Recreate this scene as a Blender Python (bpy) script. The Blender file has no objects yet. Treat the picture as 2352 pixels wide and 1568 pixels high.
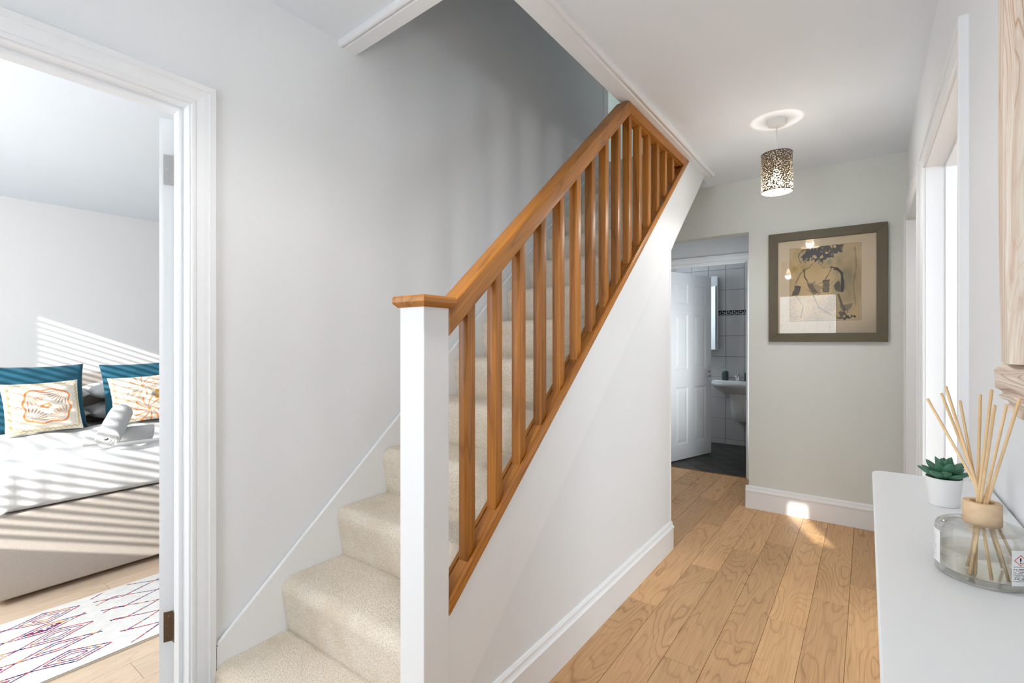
import bpy, bmesh, math, random
import numpy as np
from mathutils import Vector, Matrix

random.seed(7)
np.random.seed(7)
sc = bpy.context.scene
COL = sc.collection

# ------------------------------------------------------------------ camera
CAM_H = 1.265
F_PX = 1114.0
YAW = math.atan((1991.0 - 1176.0) / F_PX)
cam_d = bpy.data.cameras.new('camera')
cam_d.sensor_width = 36.0
cam_d.lens = 36.0 * F_PX / 2352.0
cam_d.clip_start = 0.02
cam = bpy.data.objects.new('camera', cam_d)
cam.location = (0, 0, CAM_H)
cam.rotation_euler = (math.radians(90), 0, YAW)
COL.objects.link(cam)
sc.camera = cam

# ------------------------------------------------------------------ world, sun, daylight, exposure
world = bpy.data.worlds.new('world')
sc.world = world
world.use_nodes = True
bgn = world.node_tree.nodes.get('Background') or world.node_tree.nodes.new('ShaderNodeBackground')
bgn.inputs['Color'].default_value = (0.80, 0.90, 1.0, 1)
bgn.inputs['Strength'].default_value = 1.0

SUN_DIR = Vector((-0.41, 1.0, -0.406))
sun_d = bpy.data.lights.new('sun', 'SUN')
sun_d.energy = 4.6
sun_d.angle = math.radians(0.5)
sun_d.color = (1.0, 0.97, 0.92)
sun = bpy.data.objects.new('sun', sun_d)
sun.rotation_euler = SUN_DIR.to_track_quat('-Z', 'Y').to_euler()
sun.location = (3, -6, 4)
COL.objects.link(sun)


def area(name, loc, aim, sx, sy, power, color=(1, 1, 1)):
    d = bpy.data.lights.new(name, 'AREA')
    d.shape = 'RECTANGLE'
    d.size, d.size_y = sx, sy
    d.energy = power
    d.color = color
    o = bpy.data.objects.new(name, d)
    o.location = loc
    o.rotation_euler = Vector(aim).to_track_quat('-Z', 'Y').to_euler()
    COL.objects.link(o)
    return o


# daylight entering through the room windows, plus two added fill lights
area('bedroom_window_daylight', (-3.55, -0.86, 1.6), (-0.1, 1, -0.15), 2.3, 1.4, 27, (1.0, 0.99, 0.98))
area('right_room_window_daylight', (1.3, -0.7, 1.5), (-0.25, 1, 0), 1.5, 1.4, 26, (0.86, 0.94, 1.0))
area('right_room_side_fill', (3.1, 2.1, 1.45), (-1, 0, 0), 1.5, 1.4, 25, (0.84, 0.93, 1.0))  # added fill shining through the right doorway; its wall has no window
area('bathroom_window_daylight', (-2.38, 5.75, 1.75), (1, -0.25, -0.2), 0.6, 0.8, 11.0, (0.82, 0.91, 1.0))
lw = area('lobby_fill', (-0.40, 4.42, 1.15), (-1, 0.62, 0), 0.5, 1.5, 3.8, (0.92, 0.97, 1.0))  # added fill aimed at the bathroom door; no window behind it
lw.data.spread = math.radians(75)
area('landing_window_daylight', (-3.0, 4.2, 4.0), (1, 0.3, -0.2), 0.6, 0.9, 6.0, (1.0, 0.99, 0.98))
DOOR_GLOW = 3.4      # obscured daylight glazing of the front door, behind the camera
PENDANT_W = 13.0

sc.view_settings.view_transform = 'Standard'
sc.view_settings.look = 'None'
sc.view_settings.exposure = 0.70
sc.view_settings.gamma = 1.0
sc.view_settings.use_curve_mapping = False
sc.cycles.max_bounces = 9
sc.cycles.diffuse_bounces = 5
sc.cycles.use_adaptive_sampling = True
sc.cycles.adaptive_threshold = 0.07
sc.cycles.adaptive_min_samples = 20
sc.cycles.glossy_bounces = 4
sc.cycles.transmission_bounces = 10
sc.cycles.transparent_max_bounces = 12
sc.cycles.caustics_reflective = False
sc.cycles.caustics_refractive = False


# ------------------------------------------------------------------ helpers
def s2l(c):
    c = np.asarray(c, dtype=float) / 255.0
    return np.where(c <= 0.04045, c / 12.92, ((c + 0.055) / 1.055) ** 2.4)


def rgb(r, g, b):
    v = s2l((r, g, b))
    return (float(v[0]), float(v[1]), float(v[2]), 1.0)


WM = {}


def link(o, M, parent=None):
    COL.objects.link(o)
    WM[o.name] = M.copy()
    if parent is not None:
        o.parent = parent
        o.matrix_parent_inverse = WM[parent.name].inverted()
    o.matrix_basis = M
    return o


def tag(o, label=None, cat=None, group=None, kind=None):
    if label:
        o['label'] = label
    if cat:
        o['category'] = cat
    if group:
        o['group'] = group
    if kind:
        o['kind'] = kind
    return o


def thing(name, loc, label, cat, group=None, kind=None):
    o = bpy.data.objects.new(name, None)
    o.empty_display_size = 0.1
    link(o, Matrix.Translation(Vector(loc)))
    return tag(o, label, cat, group, kind)


def mk(name, verts, faces, mat, parent=None, M=None, smooth=False, bevel=0.0, seg=2, recenter=True, uv=None):
    """one mesh object; verts in the frame M (world if M is None)"""
    vs = [Vector(v) for v in verts]
    M = M.copy() if M is not None else Matrix.Identity(4)
    if recenter:
        lo = Vector([min(v[i] for v in vs) for i in range(3)])
        hi = Vector([max(v[i] for v in vs) for i in range(3)])
        c = (lo + hi) / 2
        c.z = lo.z
        vs = [v - c for v in vs]
        M = M @ Matrix.Translation(c)
    me = bpy.data.meshes.new(name)
    me.from_pydata([tuple(v) for v in vs], [], faces)
    bm = bmesh.new()
    bm.from_mesh(me)
    bmesh.ops.recalc_face_normals(bm, faces=bm.faces)
    if bevel > 0:
        es = [e for e in bm.edges if len(e.link_faces) == 2 and e.calc_face_angle(0) > 0.6]
        bmesh.ops.bevel(bm, geom=es, offset=bevel, segments=seg, profile=0.6, affect='EDGES', clamp_overlap=True)
    bm.to_mesh(me)
    bm.free()
    if smooth:
        for p in me.polygons:
            p.use_smooth = True
        if smooth != 'all':
            try:
                me.set_sharp_from_angle(angle=math.radians(35))
            except Exception:
                pass
    me.materials.append(mat)
    o = bpy.data.objects.new(name, me)
    return link(o, M, parent)


def share(src, name, M, parent):
    o = bpy.data.objects.new(name, src.data)
    return link(o, M, parent)


BOXF = [(0, 3, 2, 1), (4, 5, 6, 7), (0, 1, 5, 4), (1, 2, 6, 5), (2, 3, 7, 6), (3, 0, 4, 7)]


def boxv(x0, x1, y0, y1, z0, z1):
    return [(x0, y0, z0), (x1, y0, z0), (x1, y1, z0), (x0, y1, z0), (x0, y0, z1), (x1, y0, z1), (x1, y1, z1), (x0, y1, z1)]


def box(name, x0, x1, y0, y1, z0, z1, mat, parent=None, bevel=0.0, M=None, smooth=False, seg=2):
    return mk(name, boxv(x0, x1, y0, y1, z0, z1), BOXF, mat, parent, M, smooth, bevel, seg)


def prism(name, poly, axis, a0, a1, mat, parent=None, bevel=0.0, smooth=False, M=None, seg=2):
    """poly in the two other axes (x: (y,z); y: (x,z); z: (x,y)) extruded along axis"""
    def P(p, a):
        if axis == 'x':
            return (a, p[0], p[1])
        if axis == 'y':
            return (p[0], a, p[1])
        return (p[0], p[1], a)
    n = len(poly)
    vs = [P(p, a0) for p in poly] + [P(p, a1) for p in poly]
    fs = [tuple(range(n)), tuple(range(2 * n - 1, n - 1, -1))]
    fs += [(i, (i + 1) % n, n + (i + 1) % n, n + i) for i in range(n)]
    return mk(name, vs, fs, mat, parent, M, smooth, bevel, seg)


def wall(name, axis, p0, p1, a0, a1, z0, z1, holes, mat, kind='structure', parent=None):
    """slab with rectangular holes (a0,a1,z0,z1) as one connected mesh"""
    A = sorted(set([a0, a1] + [h[0] for h in holes] + [h[1] for h in holes]))
    Z = sorted(set([z0, z1] + [h[2] for h in holes] + [h[3] for h in holes]))
    A = [a for a in A if a0 <= a <= a1]
    Z = [z for z in Z if z0 <= z <= z1]

    def solid(i, j):
        if i < 0 or j < 0 or i >= len(A) - 1 or j >= len(Z) - 1:
            return False
        ca, cz = (A[i] + A[i + 1]) / 2, (Z[j] + Z[j + 1]) / 2
        return not any(h[0] < ca < h[1] and h[2] < cz < h[3] for h in holes)
    vid, vs, fs = {}, [], []

    def V(i, j, k):
        if (i, j, k) not in vid:
            p = (p0, p1)[k]
            vid[(i, j, k)] = len(vs)
            vs.append((p, A[i], Z[j]) if axis == 'x' else (A[i], p, Z[j]))
        return vid[(i, j, k)]
    for i in range(len(A) - 1):
        for j in range(len(Z) - 1):
            if not solid(i, j):
                continue
            for k in (0, 1):
                fs.append((V(i, j, k), V(i + 1, j, k), V(i + 1, j + 1, k), V(i, j + 1, k)))
            if not solid(i - 1, j):
                fs.append((V(i, j, 0), V(i, j + 1, 0), V(i, j + 1, 1), V(i, j, 1)))
            if not solid(i + 1, j):
                fs.append((V(i + 1, j, 0), V(i + 1, j + 1, 0), V(i + 1, j + 1, 1), V(i + 1, j, 1)))
            if not solid(i, j - 1):
                fs.append((V(i, j, 0), V(i + 1, j, 0), V(i + 1, j, 1), V(i, j, 1)))
            if not solid(i, j + 1):
                fs.append((V(i, j + 1, 0), V(i + 1, j + 1, 0), V(i + 1, j + 1, 1), V(i, j + 1, 1)))
    o = mk(name, vs, fs, mat, parent)
    if kind:
        o['kind'] = kind
    return o


def lathe(name, prof, mat, parent=None, M=None, n=40, smooth=True, closed=False, sx=1.0, sy=1.0):
    """prof: list of (r, z)"""
    vs, fs = [], []
    m = len(prof)
    for i in range(n):
        a = 2 * math.pi * i / n
        for r, z in prof:
            vs.append((r * math.cos(a) * sx, r * math.sin(a) * sy, z))
    for i in range(n):
        j = (i + 1) % n
        for k in range(m - 1 if not closed else m):
            k2 = (k + 1) % m
            fs.append((i * m + k, j * m + k, j * m + k2, i * m + k2))
    if not closed:
        if prof[0][0] > 1e-6:
            fs.append(tuple(i * m for i in range(n)))
        if prof[-1][0] > 1e-6:
            fs.append(tuple(i * m + m - 1 for i in range(n)))
    o = mk(name, vs, fs, mat, parent, M, smooth, recenter=False)
    bm = bmesh.new()
    bm.from_mesh(o.data)
    bmesh.ops.remove_doubles(bm, verts=bm.verts, dist=1e-6)
    bmesh.ops.recalc_face_normals(bm, faces=bm.faces)
    bm.to_mesh(o.data)
    bm.free()
    return o


def tube(name, pts, r, mat, parent=None, n=10, M=None, smooth=True, taper=None):
    pts = [Vector(p) for p in pts]
    vs, fs = [], []
    up = Vector((0, 0, 1))
    for i, p in enumerate(pts):
        t = (pts[min(i + 1, len(pts) - 1)] - pts[max(i - 1, 0)]).normalized()
        ref = up if abs(t.dot(up)) < 0.95 else Vector((1, 0, 0))
        a = t.cross(ref).normalized()
        b = t.cross(a).normalized()
        rr = r if taper is None else r * taper[i]
        for k in range(n):
            q = 2 * math.pi * k / n
            vs.append(p + a * (rr * math.cos(q)) + b * (rr * math.sin(q)))
    for i in range(len(pts) - 1):
        for k in range(n):
            k2 = (k + 1) % n
            fs.append((i * n + k, i * n + k2, (i + 1) * n + k2, (i + 1) * n + k))
    fs.append(tuple(range(n)))
    fs.append(tuple((len(pts) - 1) * n + k for k in range(n - 1, -1, -1)))
    return mk(name, vs, fs, mat, parent, M, smooth)


def painted(name, posf, colf, nu, nv, mat, parent=None, M=None, smooth=False, thick=None):
    """grid surface posf(s,t)->(x,y,z), flat print given per vertex by colf(S,T)->(..,3) in sRGB 0-255"""
    s = np.linspace(0, 1, nu)
    t = np.linspace(0, 1, nv)
    S, T = np.meshgrid(s, t)
    cols = s2l(np.clip(colf(S, T), 0, 255)).reshape(-1, 3)
    vs = [posf(float(a), float(b)) for b in t for a in s]
    fs = [(j * nu + i, j * nu + i + 1, (j + 1) * nu + i + 1, (j + 1) * nu + i) for j in range(nv - 1) for i in range(nu - 1)]
    vs = np.array(vs)
    c = (vs.min(0) + vs.max(0)) / 2
    me = bpy.data.meshes.new(name)
    me.from_pydata([tuple(v) for v in (vs - c)], [], fs)
    at = me.color_attributes.new('print', 'FLOAT_COLOR', 'POINT')
    at.data.foreach_set('color', np.concatenate([cols, np.ones((len(cols), 1))], 1).astype(np.float32).ravel())
    if smooth:
        me.polygons.foreach_set('use_smooth', [True] * len(me.polygons))
    me.materials.append(mat)
    o = bpy.data.objects.new(name, me)
    MM = (M.copy() if M is not None else Matrix.Identity(4)) @ Matrix.Translation(Vector(c))
    return link(o, MM, parent)


def seg_dist(S, T, pts, aspect=1.0):
    d = np.full(S.shape, 9.0)
    for (x0, y0), (x1, y1) in zip(pts[:-1], pts[1:]):
        dx, dy = (x1 - x0) * aspect, (y1 - y0)
        L = dx * dx + dy * dy + 1e-12
        u = np.clip((((S - x0) * aspect) * dx + (T - y0) * dy) / L, 0, 1)
        d = np.minimum(d, np.hypot((S - x0) * aspect - u * dx, (T - y0) - u * dy))
    return d


def vnoise(S, T, f, seed=0):
    r = np.random.RandomState(seed)
    g = r.rand(64, 64)
    x, y = S * f, T * f
    xi, yi = np.floor(x).astype(int), np.floor(y).astype(int)
    fx, fy = x - xi, y - yi
    fx, fy = fx * fx * (3 - 2 * fx), fy * fy * (3 - 2 * fy)
    G = lambda a, b: g[a % 64, b % 64]
    return (G(xi, yi) * (1 - fx) * (1 - fy) + G(xi + 1, yi) * fx * (1 - fy) + G(xi, yi + 1) * (1 - fx) * fy + G(xi + 1, yi + 1) * fx * fy)


# ------------------------------------------------------------------ materials
class N:
    def __init__(self, name):
        self.m = bpy.data.materials.new(name)
        self.m.use_nodes = True
        self.t = self.m.node_tree
        self.b = self.t.nodes.get('Principled BSDF')
        self.out = self.t.nodes.get('Material Output')

    def n(self, typ, **kw):
        nd = self.t.nodes.new(typ)
        for k, v in kw.items():
            if k in nd.inputs:
                nd.inputs[k].default_value = v
            else:
                setattr(nd, k, v)
        return nd

    def l(self, a, b):
        self.t.links.new(a, b)

    def ramp(self, fac, stops):
        r = self.n('ShaderNodeValToRGB')
        el = r.color_ramp.elements
        el[0].position, el[0].color = stops[0]
        el[1].position, el[1].color = stops[-1]
        for p, c in stops[1:-1]:
            e = el.new(p)
            e.color = c
        self.l(fac, r.inputs['Fac'])
        return r.outputs['Color']

    def mathn(self, op, a, b=None, clamp=False):
        nd = self.n('ShaderNodeMath', operation=op, use_clamp=clamp)
        for i, v in enumerate((a, b)):
            if v is None:
                continue
            if isinstance(v, (int, float)):
                nd.inputs[i].default_value = v
            else:
                self.l(v, nd.inputs[i])
        return nd.outputs[0]

    def mix(self, fac, a, b, blend='MIX'):
        nd = self.n('ShaderNodeMix', data_type='RGBA', blend_type=blend)
        for k, v in ((0, fac), (6, a), (7, b)):
            if isinstance(v, (int, float)):
                nd.inputs[k].default_value = v
            elif isinstance(v, tuple):
                nd.inputs[k].default_value = v
            else:
                self.l(v, nd.inputs[k])
        return nd.outputs[2]

    def bump(self, h, strength, dist):
        nd = self.n('ShaderNodeBump')
        nd.inputs['Strength'].default_value = strength
        nd.inputs['Distance'].default_value = dist
        self.l(h, nd.inputs['Height'])
        self.l(nd.outputs['Normal'], self.b.inputs['Normal'])


def paint(name, col, rough=0.6, spec=0.3, bump=0.15, scale=60, vary=0.02):
    k = N(name)
    geo = k.n('ShaderNodeNewGeometry')
    nz = k.n('ShaderNodeTexNoise', Scale=3.0, Detail=0.0)
    k.l(geo.outputs['Position'], nz.inputs['Vector'])
    c2 = tuple(max(0, x - vary) for x in col[:3]) + (1,)
    k.l(k.mix(nz.outputs['Fac'], col, c2), k.b.inputs['Base Color'])
    n2 = k.n('ShaderNodeTexNoise', Scale=float(scale), Detail=0.0)
    k.l(geo.outputs['Position'], n2.inputs['Vector'])
    k.bump(n2.outputs['Fac'], bump, 0.002)
    k.b.inputs['Roughness'].default_value = rough
    k.b.inputs['Specular IOR Level'].default_value = spec
    return k.m


def plain(name, col, rough=0.5, metal=0.0, spec=0.5):
    k = N(name)
    nz = k.n('ShaderNodeTexNoise', Scale=40.0, Detail=3.0)
    tc = k.n('ShaderNodeTexCoord')
    k.l(tc.outputs['Object'], nz.inputs['Vector'])
    c2 = tuple(x * 0.93 for x in col[:3]) + (1,)
    k.l(k.mix(nz.outputs['Fac'], col, c2), k.b.inputs['Base Color'])
    k.b.inputs['Roughness'].default_value = rough
    k.b.inputs['Metallic'].default_value = metal
    k.b.inputs['Specular IOR Level'].default_value = spec
    return k.m


def wood(name, c_dark, c_mid, c_light, along='z', rot=0.0, rough=0.4, rings=9.0, hue=0.25, fine=1.0, bumpk=0.1, ringk=0.35, streakk=0.33, wide=9.0):
    """oak: ring contours + fine streaks; along = grain axis in object space, rot = rotation about X before"""
    k = N(name)
    tc = k.n('ShaderNodeTexCoord')
    oi = k.n('ShaderNodeObjectInfo')
    mp = k.n('ShaderNodeMapping')
    k.l(tc.outputs['Object'], mp.inputs['Vector'])
    mp.inputs['Rotation'].default_value = (rot, 0, 0)
    off = k.n('ShaderNodeCombineXYZ')
    for i, f in enumerate((31.0, 17.0, 53.0)):
        k.l(k.mathn('MULTIPLY', oi.outputs['Random'], f), off.inputs[i])
    ad = k.n('ShaderNodeVectorMath', operation='ADD')
    k.l(mp.outputs['Vector'], ad.inputs[0])
    k.l(off.outputs['Vector'], ad.inputs[1])
    w_ = wide
    sc1 = {'x': (1.0, w_, w_), 'y': (w_, 1.0, w_), 'z': (w_, w_, 1.0)}[along]
    sc2 = {'x': (5.0, 260.0, 260.0), 'y': (260.0, 5.0, 260.0), 'z': (260.0, 260.0, 5.0)}[along]
    m1 = k.n('ShaderNodeVectorMath', operation='MULTIPLY')
    k.l(ad.outputs['Vector'], m1.inputs[0])
    m1.inputs[1].default_value = sc1
    nz = k.n('ShaderNodeTexNoise', Scale=1.0, Detail=2.5, Roughness=0.45)
    k.l(m1.outputs['Vector'], nz.inputs['Vector'])
    ring = k.mathn('FRACT', k.mathn('MULTIPLY', nz.outputs['Fac'], rings))
    ringl = k.ramp(ring, [(0.0, (0.1, 0.1, 0.1, 1)), (0.13, (0.75, 0.75, 0.75, 1)), (0.34, (1, 1, 1, 1)), (0.90, (0.82, 0.82, 0.82, 1)), (1.0, (0.1, 0.1, 0.1, 1))])
    m2 = k.n('ShaderNodeVectorMath', operation='MULTIPLY')
    k.l(ad.outputs['Vector'], m2.inputs[0])
    m2.inputs[1].default_value = tuple(x * fine for x in sc2)
    n2 = k.n('ShaderNodeTexNoise', Scale=1.0, Detail=3.0, Roughness=0.6)
    k.l(m2.outputs['Vector'], n2.inputs['Vector'])
    streak = k.ramp(n2.outputs['Fac'], [(0.32, (0, 0, 0, 1)), (0.62, (1, 1, 1, 1))])
    base = k.mix(nz.outputs['Fac'], c_mid, c_light)
    nb = k.n('ShaderNodeTexNoise', Scale=2.2, Detail=1.0)
    k.l(ad.outputs['Vector'], nb.inputs['Vector'])
    patch = k.ramp(nb.outputs['Fac'], [(0.35, (0.25, 0.25, 0.25, 1)), (0.62, (1, 1, 1, 1))])
    base = k.mix(k.mathn('MULTIPLY', k.mathn('MULTIPLY', k.mathn('SUBTRACT', 1.0, ringl), ringk), patch), base, c_dark)
    base = k.mix(k.mathn('MULTIPLY', k.mathn('SUBTRACT', 1.0, streak), streakk), base, c_dark)
    hv = k.n('ShaderNodeHueSaturation')
    k.l(base, hv.inputs['Color'])
    k.l(k.mathn('ADD', k.mathn('MULTIPLY', oi.outputs['Random'], hue), 1.0 - hue * 0.5), hv.inputs['Value'])
    k.l(hv.outputs['Color'], k.b.inputs['Base Color'])
    k.b.inputs['Roughness'].default_value = rough
    k.b.inputs['Specular IOR Level'].default_value = 0.4
    k.bump(k.mathn('MULTIPLY', streak, ringl), bumpk, 0.001)
    return k.m


def fabric(name, col, scale=420.0, bump=0.5, vary=0.25, rough=0.95, dist=0.002, stain=None, voro=False):
    k = N(name)
    tc = k.n('ShaderNodeNewGeometry')
    if voro:
        tx = k.n('ShaderNodeTexVoronoi', Scale=scale)
        k.l(tc.outputs['Position'], tx.inputs['Vector'])
        h = k.mathn('SUBTRACT', 1.0, tx.outputs['Distance'])
    else:
        tx = k.n('ShaderNodeTexNoise', Scale=scale, Detail=2.0)
        k.l(tc.outputs['Position'], tx.inputs['Vector'])
        h = tx.outputs['Fac']
    dark = tuple(x * (1 - vary) for x in col[:3]) + (1,)
    c = k.mix(k.ramp(h, [(0.30, (0, 0, 0, 1)), (0.72, (1, 1, 1, 1))]), dark, col)
    if stain:
        nz = k.n('ShaderNodeTexNoise', Scale=7.0, Detail=3.0)
        k.l(tc.outputs['Position'], nz.inputs['Vector'])
        f = k.ramp(nz.outputs['Fac'], [(0.48, (0, 0, 0, 1)), (0.72, (1, 1, 1, 1))])
        c = k.mix(k.mathn('MULTIPLY', f, 0.45), c, stain)
    k.l(c, k.b.inputs['Base Color'])
    k.b.inputs['Roughness'].default_value = rough
    k.b.inputs['Specular IOR Level'].default_value = 0.15
    k.b.inputs['Sheen Weight'].default_value = 0.15
    k.bump(h, bump, dist)
    return k.m


def printed(name, rough=0.7, bump=0.0, scale=300.0):
    k = N(name)
    at = k.n('ShaderNodeAttribute', attribute_name='print')
    k.l(at.outputs['Color'], k.b.inputs['Base Color'])
    k.b.inputs['Roughness'].default_value = rough
    k.b.inputs['Specular IOR Level'].default_value = 0.2
    if bump:
        g = k.n('ShaderNodeNewGeometry')
        tx = k.n('ShaderNodeTexNoise', Scale=scale, Detail=2.0)
        k.l(g.outputs['Position'], tx.inputs['Vector'])
        k.bump(tx.outputs['Fac'], bump, 0.002)
    return k.m


def emit(name, col, strength):
    k = N(name)
    k.b.inputs['Base Color'].default_value = col
    k.b.inputs['Emission Color'].default_value = col
    k.b.inputs['Emission Strength'].default_value = strength
    return k.m


M_WALL = paint('white_wall_paint', (0.835, 0.86, 0.88, 1), 0.7, 0.2, 0.12, 70)
M_WALLEND = paint('off_white_end_wall_paint', (0.72, 0.745, 0.71, 1), 0.7, 0.2, 0.12, 70)
M_CEIL = paint('white_ceiling_paint', (0.855, 0.905, 0.955, 1), 0.85, 0.1, 0.1, 50)
M_GLOSS = paint('white_gloss_woodwork', (0.865, 0.885, 0.90, 1), 0.5, 0.3, 0.05, 25, 0.01)
M_BEDWALL = paint('bright_bedroom_paint', (0.86, 0.86, 0.85, 1), 0.7, 0.2, 0.1, 70)
M_TEAL = paint('pale_green_grey_paint', (0.55, 0.63, 0.62, 1), 0.7, 0.2, 0.1, 70)
M_GROUT = plain('grey_grout', rgb(120, 118, 114), 0.9)
M_DARKGAP = plain('dark_subfloor', rgb(70, 50, 34), 0.9)
M_PLANK = wood('oak_floor', rgb(138, 94, 58), rgb(214, 166, 116), rgb(230, 188, 138), 'y', 0, 0.42, 20.0, 0.26, 0.8, 0.15, 0.62, 0.28, 5.5)
M_PLANKB = wood('pale_oak_floor', rgb(188, 158, 128), rgb(226, 201, 175), rgb(238, 218, 196), 'y', 0, 0.45, 16.0, 0.12, 1.0, 0.1, 0.4, 0.3, 6.0)
OAK = (rgb(90, 46, 12), rgb(172, 104, 38), rgb(202, 138, 60))
PITCH = math.atan(0.862)
M_OAKZ = wood('oak_upright', *OAK, 'z', 0, 0.36, 7.0, 0.46, 0.5, 0.1, 0.62, 0.42)
M_OAKY = wood('oak_level', *OAK, 'y', 0, 0.36, 7.0, 0.1, 0.5, 0.1, 0.55)
M_OAKS = wood('oak_sloped', *OAK, 'y', -PITCH, 0.36, 7.0, 0.1, 0.5, 0.1, 0.55)
M_CARPET = fabric('beige_loop_carpet', rgb(242, 231, 214), 190.0, 0.55, 0.20, 1.0, 0.004, rgb(206, 188, 160), True)
M_CHROME = plain('chrome', (0.82, 0.83, 0.85, 1), 0.14, 1.0)
M_STEEL = plain('satin_steel', (0.62, 0.61, 0.60, 1), 0.35, 1.0)
M_BRASSY = plain('tarnished_hinge_steel', rgb(140, 118, 98), 0.4, 0.85)
M_BLACK = plain('black_gap', (0.01, 0.01, 0.01, 1), 0.8)

# ------------------------------------------------------------------ geometry constants (metres)
XL, XR = -1.75, 0.209           # hall left and right wall faces
YE = 4.055                      # end wall
YF = -1.0                       # front wall
ZC = 2.5                        # hall ceiling
XS = -0.968                     # outer face of the stair string
RISE, GOING, Y1 = 0.197, 0.23, 0.72

# ------------------------------------------------------------------ structure: walls, ceilings
wall('wall_left', 'x', XL - 0.12, XL, YF, 3.71, 0, 5.1, [(-0.19, 0.672, -1, 2.05)], M_WALL)
wall('wall_lobby_left', 'x', XL - 0.12, XL, 3.71, 4.88, 0, 2.55, [], M_WALL)
wall('wall_right', 'x', XR, XR + 0.12, YF, YE, 0, ZC, [(1.722, 2.815, -1, 2.055), (3.01, 3.945, -1, 2.055)], M_WALL)
wall('wall_end', 'y', YE, YE + 0.105, XL, XR + 0.12, 0, ZC, [(XL - 1, -0.727, -1, 2.1)], M_WALLEND)
wall('wall_front', 'y', YF - 0.06, YF, -5.6, 3.3, 0, 5.1,
     [(-4.71, -2.33, 0.86, 2.28), (-1.22, -0.33, -1, 2.06), (1.61, 1.74, 1.86, 2.16)], M_WALL)  # last opening is an invented slot, sized to cast the hall sun streak
# hall ceiling (C shape around the stairwell)
o = prism('ceiling', [(XR + 0.12, YF), (XR + 0.12, YE), (-1.0, YE), (-1.0, 1.17), (XL, 1.215), (XL, YF)], 'z', ZC, ZC + 0.22, M_CEIL)
tag(o, kind='structure')
# lobby beyond the end wall
o = box('ceiling_lobby', XL, XR + 0.3, YE + 0.105, 4.88, 2.42, 2.5, M_CEIL); tag(o, kind='structure')
o = box('wall_lobby_right', -0.35, -0.25, YE + 0.105, 4.88, 0, 2.5, M_WALL); tag(o, kind='structure')
wall('wall_bathroom_front', 'y', 4.88, 4.98, -2.5, -0.3, 0, 2.55, [(-1.70, -0.86, -1, 2.03)], M_WALL)
# upstairs
o = box('wall_stairwell_right', -1.005, -0.95, 1.2, 4.8, 2.73, 5.1, M_WALL); tag(o, kind='structure')
o = box('wall_stairwell_front', XL, -1.0, 1.06, 1.16, 2.73, 5.1, M_WALL); tag(o, kind='structure')
o = box('ceiling_upstairs', -3.3, -0.9, 1.06, 4.8, 5.1, 5.2, M_CEIL); tag(o, kind='structure')
o = box('wall_landing_end', -3.3, -0.95, 4.7, 4.8, 2.6, 5.1, M_TEAL); tag(o, kind='structure')
o = box('wall_landing_left', -3.3, -3.2, 3.5, 4.8, 2.6, 5.1, M_TEAL); tag(o, kind='structure')
o = box('wall_landing_back', -3.3, XL - 0.12, 3.5, 3.6, 2.6, 5.1, M_WALL); tag(o, kind='structure')
o = box('floor_landing', -3.3, -1.05, 3.73, 4.8, 2.56, 2.756, M_CARPET); tag(o, kind='structure')
o = box('trim_1', XL - 0.02, XL + 0.012, 3.66, 3.735, 2.756, 4.8, M_GLOSS, None, 0.004); tag(o, kind='structure')
# bedroom
o = box('wall_bedroom_head', -5.6, -5.5, YF, 3.4, 0, 2.5, M_BEDWALL); tag(o, kind='structure')
o = box('wall_bedroom_far', -5.6, XL - 0.12, 3.3, 3.4, 0, 2.5, M_BEDWALL); tag(o, kind='structure')
o = box('ceiling_bedroom', -5.6, XL - 0.12, YF, 3.4, 2.41, 2.5, M_CEIL); tag(o, kind='structure')
# right hand room
o = box('wall_right_room_side', 3.2, 3.3, YF, 4.2, 0, 2.6, M_WALL); tag(o, kind='structure')
o = box('wall_right_room_far', XR + 0.12, 3.3, 4.1, 4.2, 0, 2.6, M_WALL); tag(o, kind='structure')
o = box('ceiling_right_room', XR + 0.12, 3.3, YF, 4.2, 2.5, 2.6, M_CEIL); tag(o, kind='structure')
o = box('wall_right_room_divider', XR + 0.12, 3.2, 2.95, 3.0, 0, 2.5, M_WALL); tag(o, kind='structure')
o = box('floor_right_room', XR + 0.12, 3.3, YF, 4.2, -0.1, 0.0, M_PLANK); tag(o, kind='structure')

# stairwell edge boards on the ceiling
def bead_board(name, poly, axis, a0, a1):
    o = prism(name, poly, axis, a0, a1, M_GLOSS, None, 0, True)
    return tag(o, kind='structure')


def arc(cx, cy, r, a0, a1, n=6):
    return [(cx + r * math.cos(math.radians(a0 + (a1 - a0) * i / n)), cy + r * math.sin(math.radians(a0 + (a1 - a0) * i / n))) for i in range(n + 1)]


bead_board('trim_2', [(-1.012, ZC), (-1.012, ZC - 0.022)] + [(-0.935, ZC - 0.022), (-0.928, ZC - 0.014)] + arc(-0.913, ZC - 0.012, 0.012, 180, 360, 6) + [(-0.901, ZC)], 'y', 1.19, 3.75)
bead_board('trim_3', [(1.27, ZC), (1.27, ZC - 0.022), (1.215, ZC - 0.022), (1.21, ZC - 0.014)] + arc(1.197, ZC - 0.012, 0.012, 0, -180, 6) + [(1.185, ZC)], 'x', XL, -0.91)
t3 = bpy.data.objects['trim_3']
for v in t3.data.vertices:
    v.co.y -= (v.co.x + t3.matrix_basis.translation.x - XL) * 0.045

# ------------------------------------------------------------------ floors with planks
slab = box('floor', XL, XR, YF, 4.90, -0.1, -0.012, M_DARKGAP)
tag(slab, kind='structure')


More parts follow.
